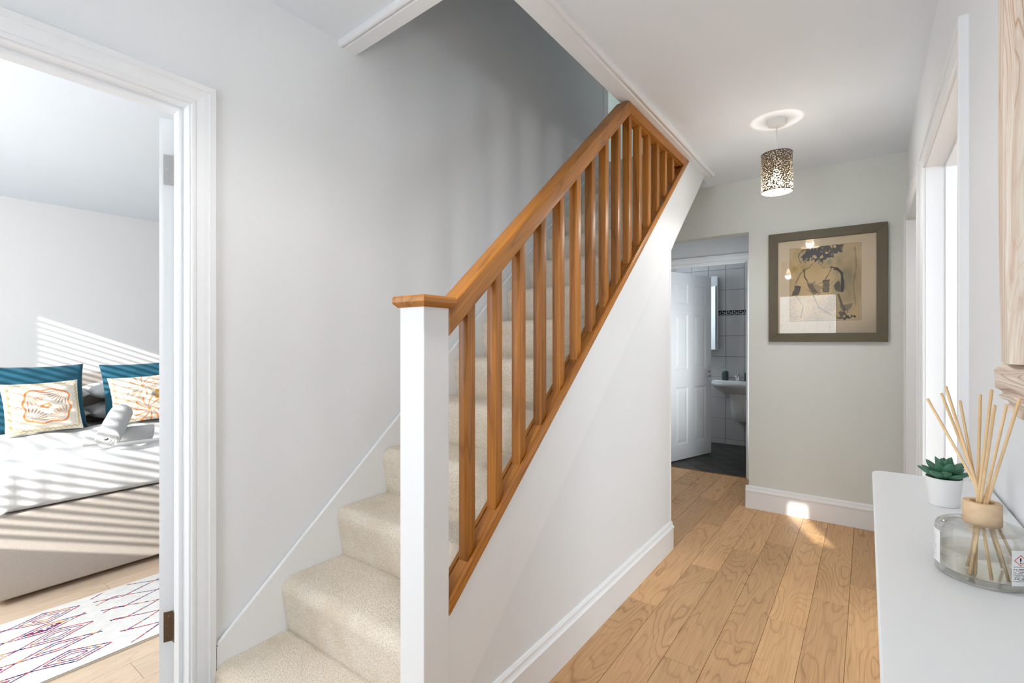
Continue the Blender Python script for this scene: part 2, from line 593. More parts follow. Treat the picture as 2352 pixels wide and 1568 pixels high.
def plank(x0, x1, y0, y1, mat, parent, z=0.0):
    g, c, h = 0.0006, 0.0012, 0.012
    x0, x1, y0, y1 = x0 + g, x1 - g, y0 + g, y1 - g
    vs = boxv(x0, x1, y0, y1, z - h, z - c)[:4] + [(x0, y0, z - c), (x1, y0, z - c), (x1, y1, z - c), (x0, y1, z - c),
                                                  (x0 + c, y0 + c, z), (x1 - c, y0 + c, z), (x1 - c, y1 - c, z), (x0 + c, y1 - c, z)]
    fs = [(0, 3, 2, 1)] + [(i, (i + 1) % 4, 4 + (i + 1) % 4, 4 + i) for i in range(4)] + \
         [(4 + i, 4 + (i + 1) % 4, 8 + (i + 1) % 4, 8 + i) for i in range(4)] + [(8, 9, 10, 11)]
    return mk('plank', vs, fs, mat, parent)


PW, PL = 0.1475, 1.244
joints = {0: 3.08, 1: 2.82, 2: 2.489, 3: 2.177, 4: 1.934, 5: 2.828, 6: 2.276, 7: 4.068, 8: 3.55, 9: 3.1, 10: 4.3, 11: 3.7, 12: 3.3}
for r in range(-1, 13):
    xa, xb = -0.07 - r * PW, -0.07 - (r - 1) * PW
    xa, xb = max(xa, XL + 0.002), min(xb, XR - 0.002)
    if xb - xa < 0.02:
        continue
    ystart = YF if xb > -0.97 else 2.94
    j0 = joints.get(r, 2.6)
    y = j0 - PL * 5
    while y < 4.9:
        a, b = max(y, ystart), min(y + PL, 4.9)
        if b - a > 0.03:
            plank(xa, xb, a, b, M_PLANK, slab)
        y += PL
slabb = box('floor_bedroom', -5.5, XL - 0.0, YF, 3.3, -0.1, -0.012, M_DARKGAP)
tag(slabb, kind='structure')
for i in range(13):
    xb = XL - i * 0.1475
    xa = xb - 0.1475
    y = -1.9 + (i * 0.437) % PL
    while y < 2.2:
        a, b = max(y, YF), min(y + PL, 2.2)
        if b - a > 0.03:
            if i == 0 and b > 0.64:      # only the doorway part of the threshold row
                b = 0.64
            if i == 0:
                a = max(a, -0.16)
            if b - a > 0.03:
                plank(xa, xb, a, b, M_PLANKB, slabb)
        y += PL

# ------------------------------------------------------------------ skirting boards
SK = [(0.0, 0.0), (0.018, 0.0), (0.018, 0.124), (0.0225, 0.128), (0.0225, 0.137), (0.016, 0.143), (0.013, 0.150), (0.012, 0.160), (0.006, 0.168), (0.0, 0.170)]


def baseboard(name, axis, face, sgn, a0, a1):
    poly = [(face + sgn * t, z) for t, z in SK]
    return tag(prism(name, poly, axis, a0, a1, M_GLOSS, None, 0, False), kind='structure')


baseboard('baseboard_end', 'x', YE, -1, -0.746, XR) if False else None
o = prism('baseboard_end', [(YE - t, z) for t, z in SK], 'x', -0.748, XR, M_GLOSS)
tag(o, kind='structure')
o = prism('baseboard_end_return', [(-0.727 - t, z) for t, z in SK], 'y', YE, YE + 0.105, M_GLOSS)
tag(o, kind='structure')
o = prism('baseboard_stairs', [(XS - 0.003 + t, z) for t, z in SK], 'y', 1.018, 2.975, M_GLOSS)
tag(o, kind='structure')
o = prism('baseboard_right', [(XR - t, z) for t, z in SK], 'y', 2.872, 2.945, M_GLOSS)
tag(o, kind='structure')
o = prism('baseboard_right_near', [(XR - t, z) for t, z in SK], 'y', 1.42, 1.665, M_GLOSS)
tag(o, kind='structure')
o = prism('baseboard_bedroom', [(-5.5 + t, z) for t, z in SK], 'y', YF, 3.3, M_GLOSS)
tag(o, kind='structure')

# ------------------------------------------------------------------ doorways
ARC = [(0.0, 0.0), (0.0, 0.010), (0.004, 0.0125), (0.011, 0.0125), (0.015, 0.010), (0.036, 0.015), (0.047, 0.0155), (0.050, 0.020), (0.068, 0.020), (0.070, 0.017), (0.070, 0.0)]


def architrave(name, axis, face, sgn, a0, a1, zt, parent=None):
    """U shaped moulding round an opening; a0..a1 inner edges"""
    pts = [((a0, 0.0), (-1, 0)), ((a0, zt), (-1, 1)), ((a1, zt), (1, 1)), ((a1, 0.0), (1, 0))]
    vs, fs = [], []
    m = len(ARC)
    for (p, d) in pts:
        for w, t in ARC:
            a, z = p[0] + d[0] * w, p[1] + d[1] * w
            q = face + sgn * t
            vs.append((q, a, z) if axis == 'x' else (a, q, z))
    for i in range(3):
        for k in range(m - 1):
            fs.append((i * m + k, i * m + k + 1, (i + 1) * m + k + 1, (i + 1) * m + k))
    fs.append(tuple(range(m)))
    fs.append(tuple(3 * m + k for k in range(m - 1, -1, -1)))
    return mk(name, vs, fs, M_GLOSS, parent)


def lining(name, axis, p0, p1, a0, a1, zt, th=0.03, parent=None):
    """door lining: U of boards inside the wall opening, connected"""
    def P(p, a, z):
        return (p, a, z) if axis == 'x' else (a, p, z)
    outer = [(a0 - th, 0), (a0 - th, zt + th), (a1 + th, zt + th), (a1 + th, 0)]
    inner = [(a0, 0), (a0, zt), (a1, zt), (a1, 0)]
    vs = [P(p, a, z) for p in (p0, p1) for (a, z) in outer + inner]
    fs = []
    for i in range(3):
        fs += [(i, i + 1, 4 + i + 1, 4 + i), (8 + i, 8 + i + 1, 12 + i + 1, 12 + i), (i, i + 1, 8 + i + 1, 8 + i), (4 + i, 4 + i + 1, 12 + i + 1, 12 + i)]
    fs += [(0, 4, 12, 8), (3, 7, 15, 11)]
    return mk(name, vs, fs, M_GLOSS, parent)


def stopbead(name, axis, p0, p1, a0, a1, zt, w=0.012, parent=None):
    return lining(name, axis, p0, p1, a0 + w, a1 - w, zt - w, w, parent)


def door_leaf(parent, W, H, T, M, handle=None, both=True):
    """six panel moulded door; local x 0..W, y 0..T (front face y=0), z 0..H"""
    k = W / 0.762
    cols = [(0.105 * k, 0.325 * k), (0.437 * k, 0.657 * k)]
    rows = [(0.16, 0.765), (0.955, 1.545), (1.655, 1.865)]
    rows = [(a * H / 1.981, b * H / 1.981) for a, b in rows]
    xs = [0, cols[0][0], cols[0][1], cols[1][0], cols[1][1], W]
    zs = [0, rows[0][0], rows[0][1], rows[1][0], rows[1][1], rows[2][0], rows[2][1], H]
    vid, vs, fs = {}, [], []

    def V(x, y, z):
        key = (round(x, 5), round(y, 5), round(z, 5))
        if key not in vid:
            vid[key] = len(vs)
            vs.append((x, y, z))
        return vid[key]
    dep, ins = 0.009, 0.012
    for face in (0, 1):
        y0 = 0 if face == 0 else T
        y1 = dep if face == 0 else T - dep
        for i in range(5):
            for j in range(7):
                a, b, c, d = xs[i], xs[i + 1], zs[j], zs[j + 1]
                if i in (1, 3) and j in (1, 3, 5):
                    A = [V(a, y0, c), V(b, y0, c), V(b, y0, d), V(a, y0, d)]
                    B = [V(a + ins, y1, c + ins), V(b - ins, y1, c + ins), V(b - ins, y1, d - ins), V(a + ins, y1, d - ins)]
                    for q in range(4):
                        fs.append((A[q], A[(q + 1) % 4], B[(q + 1) % 4], B[q]))
                    fs.append(tuple(B))
                else:
                    fs.append((V(a, y0, c), V(b, y0, c), V(b, y0, d), V(a, y0, d)))
    for i in range(5):
        for z in (0, H):
            fs.append((V(xs[i], 0, z), V(xs[i + 1], 0, z), V(xs[i + 1], T, z), V(xs[i], T, z)))
    for j in range(7):
        for x in (0, W):
            fs.append((V(x, 0, zs[j]), V(x, 0, zs[j + 1]), V(x, T, zs[j + 1]), V(x, T, zs[j])))
    leaf = mk('door_leaf', vs, fs, M_GLOSS, parent, M)
    cache = {}
    for face in ((0, 1) if both else (0,)):
        for (a, b) in cols:
            for (c, d) in rows:
                i1, i2 = 0.026, 0.05
                hgt = d - c
                w = b - a
                yb, yt = (0.0092, 0.002) if face == 0 else (T - 0.0092, T - 0.002)
                P = [(i1, yb, i1), (w - i1, yb, i1), (w - i1, yb, hgt - i1), (i1, yb, hgt - i1)]
                Q = [(i2, yt, i2), (w - i2, yt, i2), (w - i2, yt, hgt - i2), (i2, yt, hgt - i2)]
                F = [(q, (q + 1) % 4, 4 + (q + 1) % 4, 4 + q) for q in range(4)] + [(4, 5, 6, 7), (3, 2, 1, 0)]
                MM = M @ Matrix.Translation((a, 0, c))
                key = (face, round(w, 4), round(hgt, 4))
                if key not in cache:
                    cache[key] = mk('panel', P + Q, F, M_GLOSS, leaf, MM, recenter=False)
                else:
                    share(cache[key], 'panel', MM, leaf)
    if handle:
        hx, hz, side = handle
        y = -0.004 if side == 0 else T + 0.004
        pl = box('handle_plate', hx - 0.02, hx + 0.02, min(y, y + 0.005), max(y, y + 0.005), hz - 0.06, hz + 0.06, M_CHROME, leaf, 0.0015, M)
        sg = -1 if side == 0 else 1
        tube('lever', [(hx, y, hz + 0.02), (hx, y + sg * 0.045, hz + 0.02), (hx - 0.02, y + sg * 0.05, hz + 0.02), (hx - 0.1, y + sg * 0.05, hz + 0.02)], 0.008, M_CHROME, leaf, 10, M)
        box('lock_cover', hx - 0.008, hx + 0.008, min(y, y + sg * 0.012), max(y, y + sg * 0.012), hz - 0.04, hz - 0.022, M_CHROME, leaf, 0.002, M)
    return leaf


# --- left doorway to the bedroom
LD0, LD1, LDT = -0.16, 0.641, 2.022
d1 = thing('door_1', (XL, (LD0 + LD1) / 2, 0), None, None, None, 'structure')
architrave('architrave', 'x', XL, 1, LD0 - 0.004, LD1 + 0.005, LDT + 0.004, d1)
lining('door_lining', 'x', XL - 0.12, XL + 0.001, LD0, LD1, LDT, 0.03, d1)
stopbead('door_stop', 'x', XL - 0.08, XL - 0.045, LD0, LD1, LDT, 0.012, d1)
ang = math.radians(90 + 26)      # opened past square, folded back into the bedroom
piv = Vector((XL - 0.124, LD1 + 0.003, 0.008))
# leaf local: x along the leaf from the hinge, y across the thickness, z up
ldir = Vector((-math.sin(ang), -math.cos(ang), 0))
tdir = Vector((math.cos(ang), -math.sin(ang), 0))
Ml = Matrix(((ldir.x, tdir.x, 0, piv.x), (ldir.y, tdir.y, 0, piv.y), (0, 0, 1, piv.z), (0, 0, 0, 1)))
leaf = door_leaf(d1, 0.79, 2.0, 0.042, Ml @ Matrix.Translation((0.004, 0.0, 0)), None)
for hz, hm in ((1.83, M_STEEL), (0.305, M_BRASSY)):
    hp = box('hinge_plate', 0.0018, 0.0042, 0.002, 0.030, hz - 0.05, hz + 0.05, hm, leaf, 0.0006, Ml)
    for q, (yy, zz) in enumerate(((0.016, 0.034), (0.021, 0.0), (0.016, -0.034))):
        lathe('screw', [(0.0, 0.0), (0.0035, 0.0), (0.003, 0.0012), (0.0, 0.0014)], M_CHROME, hp,
              Ml @ Matrix.Translation((0.0018, yy, hz + zz)) @ Matrix.Rotation(-math.pi / 2, 4, 'Y'), 12)
    box('hinge_leaf', -0.033, -0.0012, -0.0022, 0.0002, hz - 0.05, hz + 0.05, hm, leaf, 0.0005,
        Matrix(((1, 0, 0, piv.x + 0.033), (0, 1, 0, LD1 - 0.001), (0, 0, 1, 0.008), (0, 0, 0, 1))))
    for q in range(5):
        z0 = hz - 0.05 + q * 0.02
        lathe('knuckle', [(0.0, z0 + 0.0008), (0.0052, z0 + 0.0008), (0.0052, z0 + 0.0192), (0.0, z0 + 0.0192)], M_CHROME, leaf, Ml @ Matrix.Translation((-0.001, -0.002, 0)), 14)

# --- right doorways
d2 = thing('door_2', (XR, 2.27, 0), None, None, None, 'structure')
architrave('architrave', 'x', XR, -1, 1.748, 2.790, 2.028, d2)
lining('door_lining', 'x', XR - 0.001, XR + 0.125, 1.752, 2.785, 2.025, 0.03, d2)
stopbead('door_stop', 'x', XR + 0.063, XR + 0.122, 1.752, 2.785, 2.025, 0.014, d2)
d3 = thing('door_3', (XR, 3.48, 0), None, None, None, 'structure')
architrave('architrave', 'x', XR, -1, 3.036, 3.919, 2.028, d3)
lining('door_lining', 'x', XR - 0.001, XR + 0.125, 3.04, 3.915, 2.025, 0.03, d3)
Mr = Matrix(((0, 1, 0, XR + 0.085), (1, 0, 0, 3.042), (0, 0, 1, 0.006), (0, 0, 0, 1)))
door_leaf(d3, 0.868, 2.012, 0.036, Mr, (0.06, 1.0, 0))

# --- bathroom door
d4 = thing('door_4', (-1.28, 4.93, 0), None, None, None, 'structure')
architrave('architrave', 'y', 4.88, -1, -1.675, -0.885, 2.012, d4)
lining('door_lining', 'y', 4.878, 4.982, -1.67, -0.89, 2.008, 0.03, d4)
stopbead('door_stop', 'y', 4.90, 4.935, -1.67, -0.89, 2.008, 0.012, d4)
hp0 = Vector((-1.655, 5.03, 0.012))
dv = Vector((0.235, 0.725, 0)).normalized()
nv = Vector((dv.y, -dv.x, 0))
Mb = Matrix(((dv.x, -nv.x, 0, hp0.x), (dv.y, -nv.y, 0, hp0.y), (0, 0, 1, hp0.z), (0, 0, 0, 1)))
door_leaf(d4, 0.762, 1.981, 0.036, Mb, (0.72, 0.87, 0))

# --- front door with obscured glazing (behind the camera, mirrored in the picture glass)
d5 = thing('door_5', (-0.78, YF, 0), None, None, None, 'structure')
lining('door_frame', 'y', YF - 0.06, YF + 0.01, -1.19, -0.36, 2.03, 0.03, d5)
kp = N('obscured_daylight_glass')
tc = kp.n('ShaderNodeTexCoord')
vz = kp.n('ShaderNodeTexVoronoi', Scale=46.0, feature='DISTANCE_TO_EDGE')
nzz = kp.n('ShaderNodeTexNoise', Scale=14.0, Detail=2.0)
kp.l(tc.outputs['Object'], nzz.inputs['Vector'])
mm = kp.n('ShaderNodeMix', data_type='VECTOR')
mm.inputs[0].default_value = 0.06
kp.l(tc.outputs['Object'], mm.inputs[4])
kp.l(nzz.outputs['Color'], mm.inputs[5])
kp.l(mm.outputs[1], vz.inputs['Vector'])
lc = kp.ramp(vz.outputs['Distance'], [(0.0, (0.25, 0.28, 0.34, 1)), (0.14, (0.86, 0.94, 1, 1)), (1.0, (0.84, 0.93, 1.0, 1))])
kp.l(lc, kp.b.inputs['Emission Color'])
kp.b.inputs['Emission Strength'].default_value = DOOR_GLOW
kp.b.inputs['Base Color'].default_value = (0.8, 0.8, 0.8, 1)
wall('door_stile_frame', 'y', YF - 0.045, YF - 0.005, -1.19, -0.36, 0.01, 2.03, [(-1.16, -0.39, 0.22, 2.0)], M_GLOSS, None, d5)
box('glass_pane', -1.165, -0.385, YF - 0.03, YF - 0.02, 0.215, 2.005, kp.m, d5)

# bedroom window blind: slats throw the stripes of light on the bed
wb = thing('window_1', (-3.52, YF, 0.86), None, None, None, 'structure')
lining('window_frame', 'y', YF - 0.06, YF + 0.0, -4.71, -2.33, 2.28, 0.03, wb)
sl0 = None
for i in range(29):
    z = 0.895 + i * 0.048
    Ms = Matrix.Translation((-3.52, YF + 0.055, z))
    if sl0 is None:
        sl0 = box('slat', -1.22, 1.22, -0.026, 0.026, -0.0015, 0.0015, M_GLOSS, wb, 0, Ms)
    else:
        share(sl0, 'slat', Ms @ Matrix.Translation((0, 0, -0.0015)), wb)

# ------------------------------------------------------------------ staircase
st = thing('staircase', ((XL + XS) / 2, Y1, 0), 'straight white staircase with beige loop carpet climbing beside the left wall', 'staircase')


def step_profile(n):
    yr, zt, zb = Y1 + GOING * (n - 1), RISE * n, RISE * (n - 1)
    p = [(yr + 0.028, zb - 0.02), (yr + 0.013, zb + 0.006), (yr + 0.006, zb + 0.05), (yr - 0.003, zb + 0.105)]
    p += [(yr + 0.032 + 0.044 * math.cos(math.radians(a)), zt - 0.044 + 0.044 * math.sin(math.radians(a))) for a in (190, 174, 158, 142, 126, 110, 96)]
    p += [(yr + 0.07, zt + 0.0003), (yr + GOING + 0.028, zt), (yr + GOING + 0.028, zt - 0.02), (yr + 0.06, zb - 0.02)]
    return p


for n in range(1, 14):
    prism('carpeted_step', step_profile(n), 'x', XL + 0.017, XS - 0.030, M_CARPET, st, 0, True)
prism('landing_nosing', step_profile(14)[:12] + [(Y1 + GOING * 13 + 0.06, RISE * 14 - 0.1)], 'x', XL + 0.017, XS - 0.03, M_CARPET, st, 0, True)


def wsz(y):
    return 0.262 + 0.8565 * (y - 0.727)


prism('wall_string', [(0.718, 0.0), (0.718, wsz(0.718)), (3.69, wsz(3.69)), (3.69, wsz(3.69) - 0.5), (1.2, 0.0)], 'x', XL, XL + 0.016, M_GLOSS, st)
# rounded bead along the top of the wall string
tube('string_bead', [(XL + 0.009, 0.722, wsz(0.722)), (XL + 0.009, 3.69, wsz(3.69))], 0.0075, M_GLOSS, st, 12)


def zb(y):
    return 0.476 + 0.862 * (y - 1.018)


def yb(z):
    return 1.018 + (z - 0.476) / 0.862


ztop = ZC - 0.022
DS = 0.325
prism('outer_string', [(1.012, zb(1.012) + 0.004), (1.012, max(0.0, zb(1.012) - DS)), (yb(ztop + DS), ztop), (yb(ztop), ztop)], 'x', XS - 0.03, XS, M_GLOSS, st)
prism('spandrel_panel', [(1.012, 0.0), (1.012, zb(1.012) - DS + 0.02), (2.962, zb(2.962) - DS + 0.02), (2.962, 0.0)], 'x', XS - 0.032, XS - 0.0035, M_WALL, st)
box('understair_end_panel', XL, XS - 0.004, 2.93, 2.955, 0.0, zb(2.94) - DS, M_WALL, st)
prism('soffit', [(2.955, zb(2.955) - DS), (yb(ztop + DS), ztop), (yb(ztop + DS), ztop + 0.03), (2.955, zb(2.955) - DS + 0.03)], 'x', XL, XS - 0.004, M_WALL, st)
# slim edge bead round the end of the spandrel and up the underside of the string
tube('corner_bead', [(XS - 0.004, 2.964, 0.172), (XS - 0.004, 2.964, zb(2.962) - DS - 0.003), (XS - 0.004, yb(ztop + DS) + 0.002, ztop - 0.003)], 0.0075, M_GLOSS, st, 10)

# ------------------------------------------------------------------ balustrade
bal = thing('balustrade', (-0.9975, 2.0, 0), 'oak balustrade with slanted handrail, square balusters and a white newel post', 'balustrade')
XO, XI = -0.9635, -1.0315
XB = -0.9975
nw = box('newel_post', -1.063, -0.967, 0.918, 1.016, 0.0, 1.362, M_GLOSS, bal, 0.003)
nw['label'] = 'white painted square newel post'
cap_v, cap_f = [], []
cx, cy = -1.015, 0.967
rings = [(0.050, 1.360), (0.053, 1.360), (0.062, 1.369), (0.0645, 1.374), (0.0645, 1.385), (0.061, 1.391), (0.055, 1.3925)]
for hw, z in rings:
    cap_v += [(cx - hw, cy - hw, z), (cx + hw, cy - hw, z), (cx + hw, cy + hw, z), (cx - hw, cy + hw, z)]
for i in range(len(rings) - 1):
    for q in range(4):
        cap_f.append((i * 4 + q, i * 4 + (q + 1) % 4, (i + 1) * 4 + (q + 1) % 4, (i + 1) * 4 + q))
cap_f += [(3, 2, 1, 0), tuple(4 * (len(rings) - 1) + q for q in range(4))]
o = mk('newel_cap', cap_v, cap_f, M_OAKY, nw)
o['label'] = 'oak newel cap'


def rail_z(y):
    return 1.281 + 0.862 * (y - 1.018)


HT = 0.083
ZTR = 0.058   # level rail depth
yA = 1.016
yTop = 1.018 + (ztop - 1.281 - HT) / 0.862
ym = 1.018 + (ztop - ZTR - 1.281) / 0.862
hr = prism('handrail', [(yA, rail_z(yA)), (ym, ztop - ZTR), (yTop + 0.004, ztop - 0.002), (yA, rail_z(yA) + HT)], 'x', XI, XO, M_OAKS, bal, 0.007, True, seg=3)
yEnd = yb(ztop) + 0.0
yE2 = yb(ztop - ZTR)
prism('level_rail', [(ym, ztop - ZTR), (yE2 - 0.03, ztop - ZTR), (yEnd - 0.01, ztop - 0.002), (yTop + 0.004, ztop - 0.002)], 'x', XI, XO, M_OAKY, bal, 0.004, True)
# base rail: channel with two lips, laid on top of the string
RH = 0.034
prism('base_rail', [(1.016, zb(1.016) + 0.004), (yEnd, ztop - 0.002), (yEnd - RH / 0.862, ztop - 0.002), (1.016, zb(1.016) + RH)], 'x', XI, XO, M_OAKS, bal, 0.003, True)
for nm, a, b in (('base_rail_lip', XO - 0.014, XO - 0.001), ('base_rail_lip', XI + 0.001, XI + 0.014)):
    prism(nm, [(1.016, zb(1.016) + RH - 0.004), (yEnd - RH / 0.862 - 0.012, zb(yEnd - RH / 0.862 - 0.012) + RH - 0.004), (yEnd - RH / 0.862 - 0.026, zb(yEnd - RH / 0.862 - 0.012) + RH - 0.004), (1.016, zb(1.016) + RH + 0.011)], 'x', a, b, M_OAKS, bal, 0.003, True)
BW = 0.0185
ys = [1.128 + 0.1378 * k for k in range(15)]
for i, y in enumerate(ys):
    f = lambda q: zb(q) + RH - 0.001
    r = lambda q: min(rail_z(q) + 0.002, ztop - ZTR + 0.002)
    y0, y1 = y - BW, y + BW
    poly = [(y0, f(y0)), (y1, f(y1)), (y1, r(y1)), (y0, r(y0))]
    prism('baluster', poly, 'x', XB - BW, XB + BW, M_OAKZ, bal, 0.0035, True)
# fillet strips between the balusters in the base rail channel and under the rails
pr = [1.016 - BW] + ys
for i in range(len(pr)):
    a = pr[i] + BW
    b = (ys[i] - BW) if i < len(ys) else yE2 - 0.06
    if b - a < 0.02:
        continue
    z0 = lambda q: zb(q) + RH - 0.002
    if i < 15:
        prism('base_fillet', [(a, z0(a)), (b, z0(b)), (b, z0(b) + 0.008), (a, z0(a) + 0.008)], 'x', XB - BW + 0.001, XB + BW - 0.001, M_OAKS, bal)
    if b < ym:
        z1 = lambda q: rail_z(q)
        prism('rail_fillet', [(a, z1(a) - 0.007), (b, z1(b) - 0.007), (b, z1(b) + 0.001), (a, z1(a) + 0.001)], 'x', XB - BW + 0.001, XB + BW - 0.001, M_OAKS, bal)
    elif a > ym:
        box('rail_fillet', XB - BW + 0.001, XB + BW - 0.001, a, b, ztop - ZTR - 0.007, ztop - ZTR + 0.001, M_OAKY, bal)

# ------------------------------------------------------------------ pendant lamp
kb = N('perforated_bronze')
tcb = kb.n('ShaderNodeTexCoord')
sxyz = kb.n('ShaderNodeSeparateXYZ')
kb.l(tcb.outputs['Object'], sxyz.inputs[0])
at2 = kb.mathn('MULTIPLY', kb.mathn('ARCTAN2', sxyz.outputs['Y'], sxyz.outputs['X']), 0.078)
cmb = kb.n('ShaderNodeCombineXYZ')
kb.l(at2, cmb.inputs[0])
kb.l(sxyz.outputs['Z'], cmb.inputs[1])
vh = kb.n('ShaderNodeTexVoronoi', Scale=125.0, voronoi_dimensions='2D')
kb.l(cmb.outputs['Vector'], vh.inputs['Vector'])
holes = kb.ramp(vh.outputs['Distance'], [(0.27, (1, 1, 1, 1)), (0.31, (0, 0, 0, 1))])
# larger flower-like cut-outs on a regular grid
fx = kb.mathn('SUBTRACT', kb.mathn('FRACT', kb.mathn('MULTIPLY', at2, 8 / (2 * math.pi * 0.078))), 0.5)
fz = kb.mathn('SUBTRACT', kb.mathn('FRACT', kb.mathn('ADD', kb.mathn('MULTIPLY', sxyz.outputs['Z'], 1 / 0.115), 0.0)), 0.5)
dx2 = kb.mathn('MULTIPLY', fx, 2 * math.pi * 0.078 / 8)
dz2 = kb.mathn('MULTIPLY', fz, 0.115)
rr = kb.mathn('SQRT', kb.mathn('ADD', kb.mathn('MULTIPLY', dx2, dx2), kb.mathn('MULTIPLY', dz2, dz2)))
ph = kb.mathn('ARCTAN2', dz2, dx2)
pet = kb.mathn('ADD', kb.mathn('MULTIPLY', kb.mathn('COSINE', kb.mathn('MULTIPLY', ph, 7.0)), 0.0014), 0.0062)
flow = kb.mathn('LESS_THAN', rr, pet)
hole = kb.mathn('MAXIMUM', holes, flow)
tr = kb.n('ShaderNodeBsdfTransparent')
mx = kb.n('ShaderNodeMixShader')
kb.l(hole, mx.inputs[0])
kb.l(kb.b.outputs[0], mx.inputs[1])
kb.l(tr.outputs[0], mx.inputs[2])
kb.l(mx.outputs[0], kb.out.inputs['Surface'])
gm = kb.n('ShaderNodeNewGeometry')
kb.l(kb.mix(gm.outputs['Backfacing'], rgb(112, 96, 74), rgb(150, 142, 126)), kb.b.inputs['Base Color'])
kb.b.inputs['Metallic'].default_value = 0.35
kb.b.inputs['Roughness'].default_value = 0.42
SH0, SH1, SHR = 2.098, 2.312, 0.078
M_BRONZE = plain('bronze_rim', rgb(104, 90, 70), 0.45, 0.5)
M_BULB = emit('lit_bulb', (1.0, 0.86, 0.66, 1), 14.0)


def pendant(PX, PY, label):
    pl = thing('pendant_lamp', (PX, PY, ZC), label, 'lamp', 'pendant lamps in the hall')
    lathe('ceiling_rose', [(0.0, ZC), (0.050, ZC), (0.051, ZC - 0.006), (0.049, ZC - 0.020), (0.044, ZC - 0.030), (0.012, ZC - 0.033), (0.008, ZC - 0.040), (0.0, ZC - 0.040)], M_GLOSS, pl, Matrix.Translation((PX, PY, 0)), 40)
    tube('flex', [(PX, PY, ZC - 0.036), (PX, PY, 2.275)], 0.0035, M_GLOSS, pl, 8)
    shade = lathe('lamp_shade', [(SHR, SH0), (SHR, SH1)], kb.m, pl, Matrix.Translation((PX, PY, 0)), 96)
    # open tube: drop the end caps
    bm = bmesh.new(); bm.from_mesh(shade.data)
    bmesh.ops.delete(bm, geom=[f for f in bm.faces if len(f.verts) > 4], context='FACES_ONLY')
    bm.to_mesh(shade.data); bm.free()
    for z in (SH0, SH1 - 0.004):
        lathe('shade_rim', [(SHR - 0.0012, z), (SHR + 0.0012, z), (SHR + 0.0012, z + 0.004), (SHR - 0.0012, z + 0.004)], M_BRONZE, pl, Matrix.Translation((PX, PY, 0)), 64, True, True)
    lathe('bulb_holder', [(0.0, 2.282), (0.016, 2.282), (0.018, 2.262), (0.018, 2.225), (0.0, 2.225)], M_GLOSS, pl, Matrix.Translation((PX, PY, 0)), 24)
    for k in range(3):
        a = k * 2.094 + 0.4
        tube('shade_spider', [(PX + 0.015 * math.cos(a), PY + 0.015 * math.sin(a), 2.25), (PX + SHR * math.cos(a), PY + SHR * math.sin(a), 2.300)], 0.0015, M_GLOSS, pl, 6)
    lathe('bulb', [(0.0, 2.226), (0.013, 2.225), (0.016, 2.205), (0.028, 2.180), (0.031, 2.160), (0.027, 2.142), (0.015, 2.131), (0.0, 2.128)], M_BULB, pl, Matrix.Translation((PX, PY, 0)), 28)
    pd = bpy.data.lights.new('pendant_bulb_light', 'POINT')
    pd.energy = PENDANT_W
    pd.shadow_soft_size = 0.03
    pd.color = (1.0, 0.96, 0.92)
    po = bpy.data.objects.new('pendant_bulb_light', pd)
    po.location = (PX, PY, 2.125)
    COL.objects.link(po)


pendant(-0.406, 3.06, 'perforated bronze drum pendant lamp hanging from the ceiling before the end wall')
pendant(-0.84, 0.74, 'perforated bronze drum pendant lamp hanging beside the foot of the stairs')

# ------------------------------------------------------------------ framed picture
pic = thing('framed_picture', (-0.2375, YE, 1.265), 'olive wooden framed ink sketch of a figure seen from behind, on the end wall', 'picture')
PX0, PX1, PZ0, PZ1 = -0.588, 0.113, 1.263, 2.054
FW = 0.061
M_OLIVE = wood('olive_frame', rgb(66, 60, 46), rgb(94, 86, 68), rgb(106, 98, 78), 'x', 0, 0.5, 3.0, 0.08, 1.0)
M_OLIVEZ = wood('olive_frame_upright', rgb(66, 60, 46), rgb(94, 86, 68), rgb(106, 98, 78), 'z', 0, 0.5, 3.0, 0.08, 1.0)
fr = [((PX0, PZ0), (PX1, PZ0), (PX1 - FW, PZ0 + FW), (PX0 + FW, PZ0 + FW), M_OLIVE),
      ((PX0, PZ1), (PX1, PZ1), (PX1 - FW, PZ1 - FW), (PX0 + FW, PZ1 - FW), M_OLIVE),
      ((PX0, PZ0), (PX0, PZ1), (PX0 + FW, PZ1 - FW), (PX0 + FW, PZ0 + FW), M_OLIVEZ),
      ((PX1, PZ0), (PX1, PZ1), (PX1 - FW, PZ1 - FW), (PX1 - FW, PZ0 + FW), M_OLIVEZ)]
for a, b, c, d, m in fr:
    prism('frame_side', [a, b, c, d], 'y', YE - 0.030, YE - 0.004, m, pic, 0.002)
box('backing_board', PX0 + 0.02, PX1 - 0.02, YE - 0.010, YE - 0.003, PZ0 + 0.02, PZ1 - 0.02, M_DARKGAP, pic)
M_MAT = paint('cream_mount', rgb(246, 224, 190), 0.9, 0.1, 0.1, 200, 0.02)
wall('mount', 'y', YE - 0.0125, YE - 0.0105, PX0 + 0.05, PX1 - 0.05, PZ0 + 0.05, PZ1 - 0.05, [(-0.452, -0.032, 1.412, 1.936)], M_MAT, None, pic)


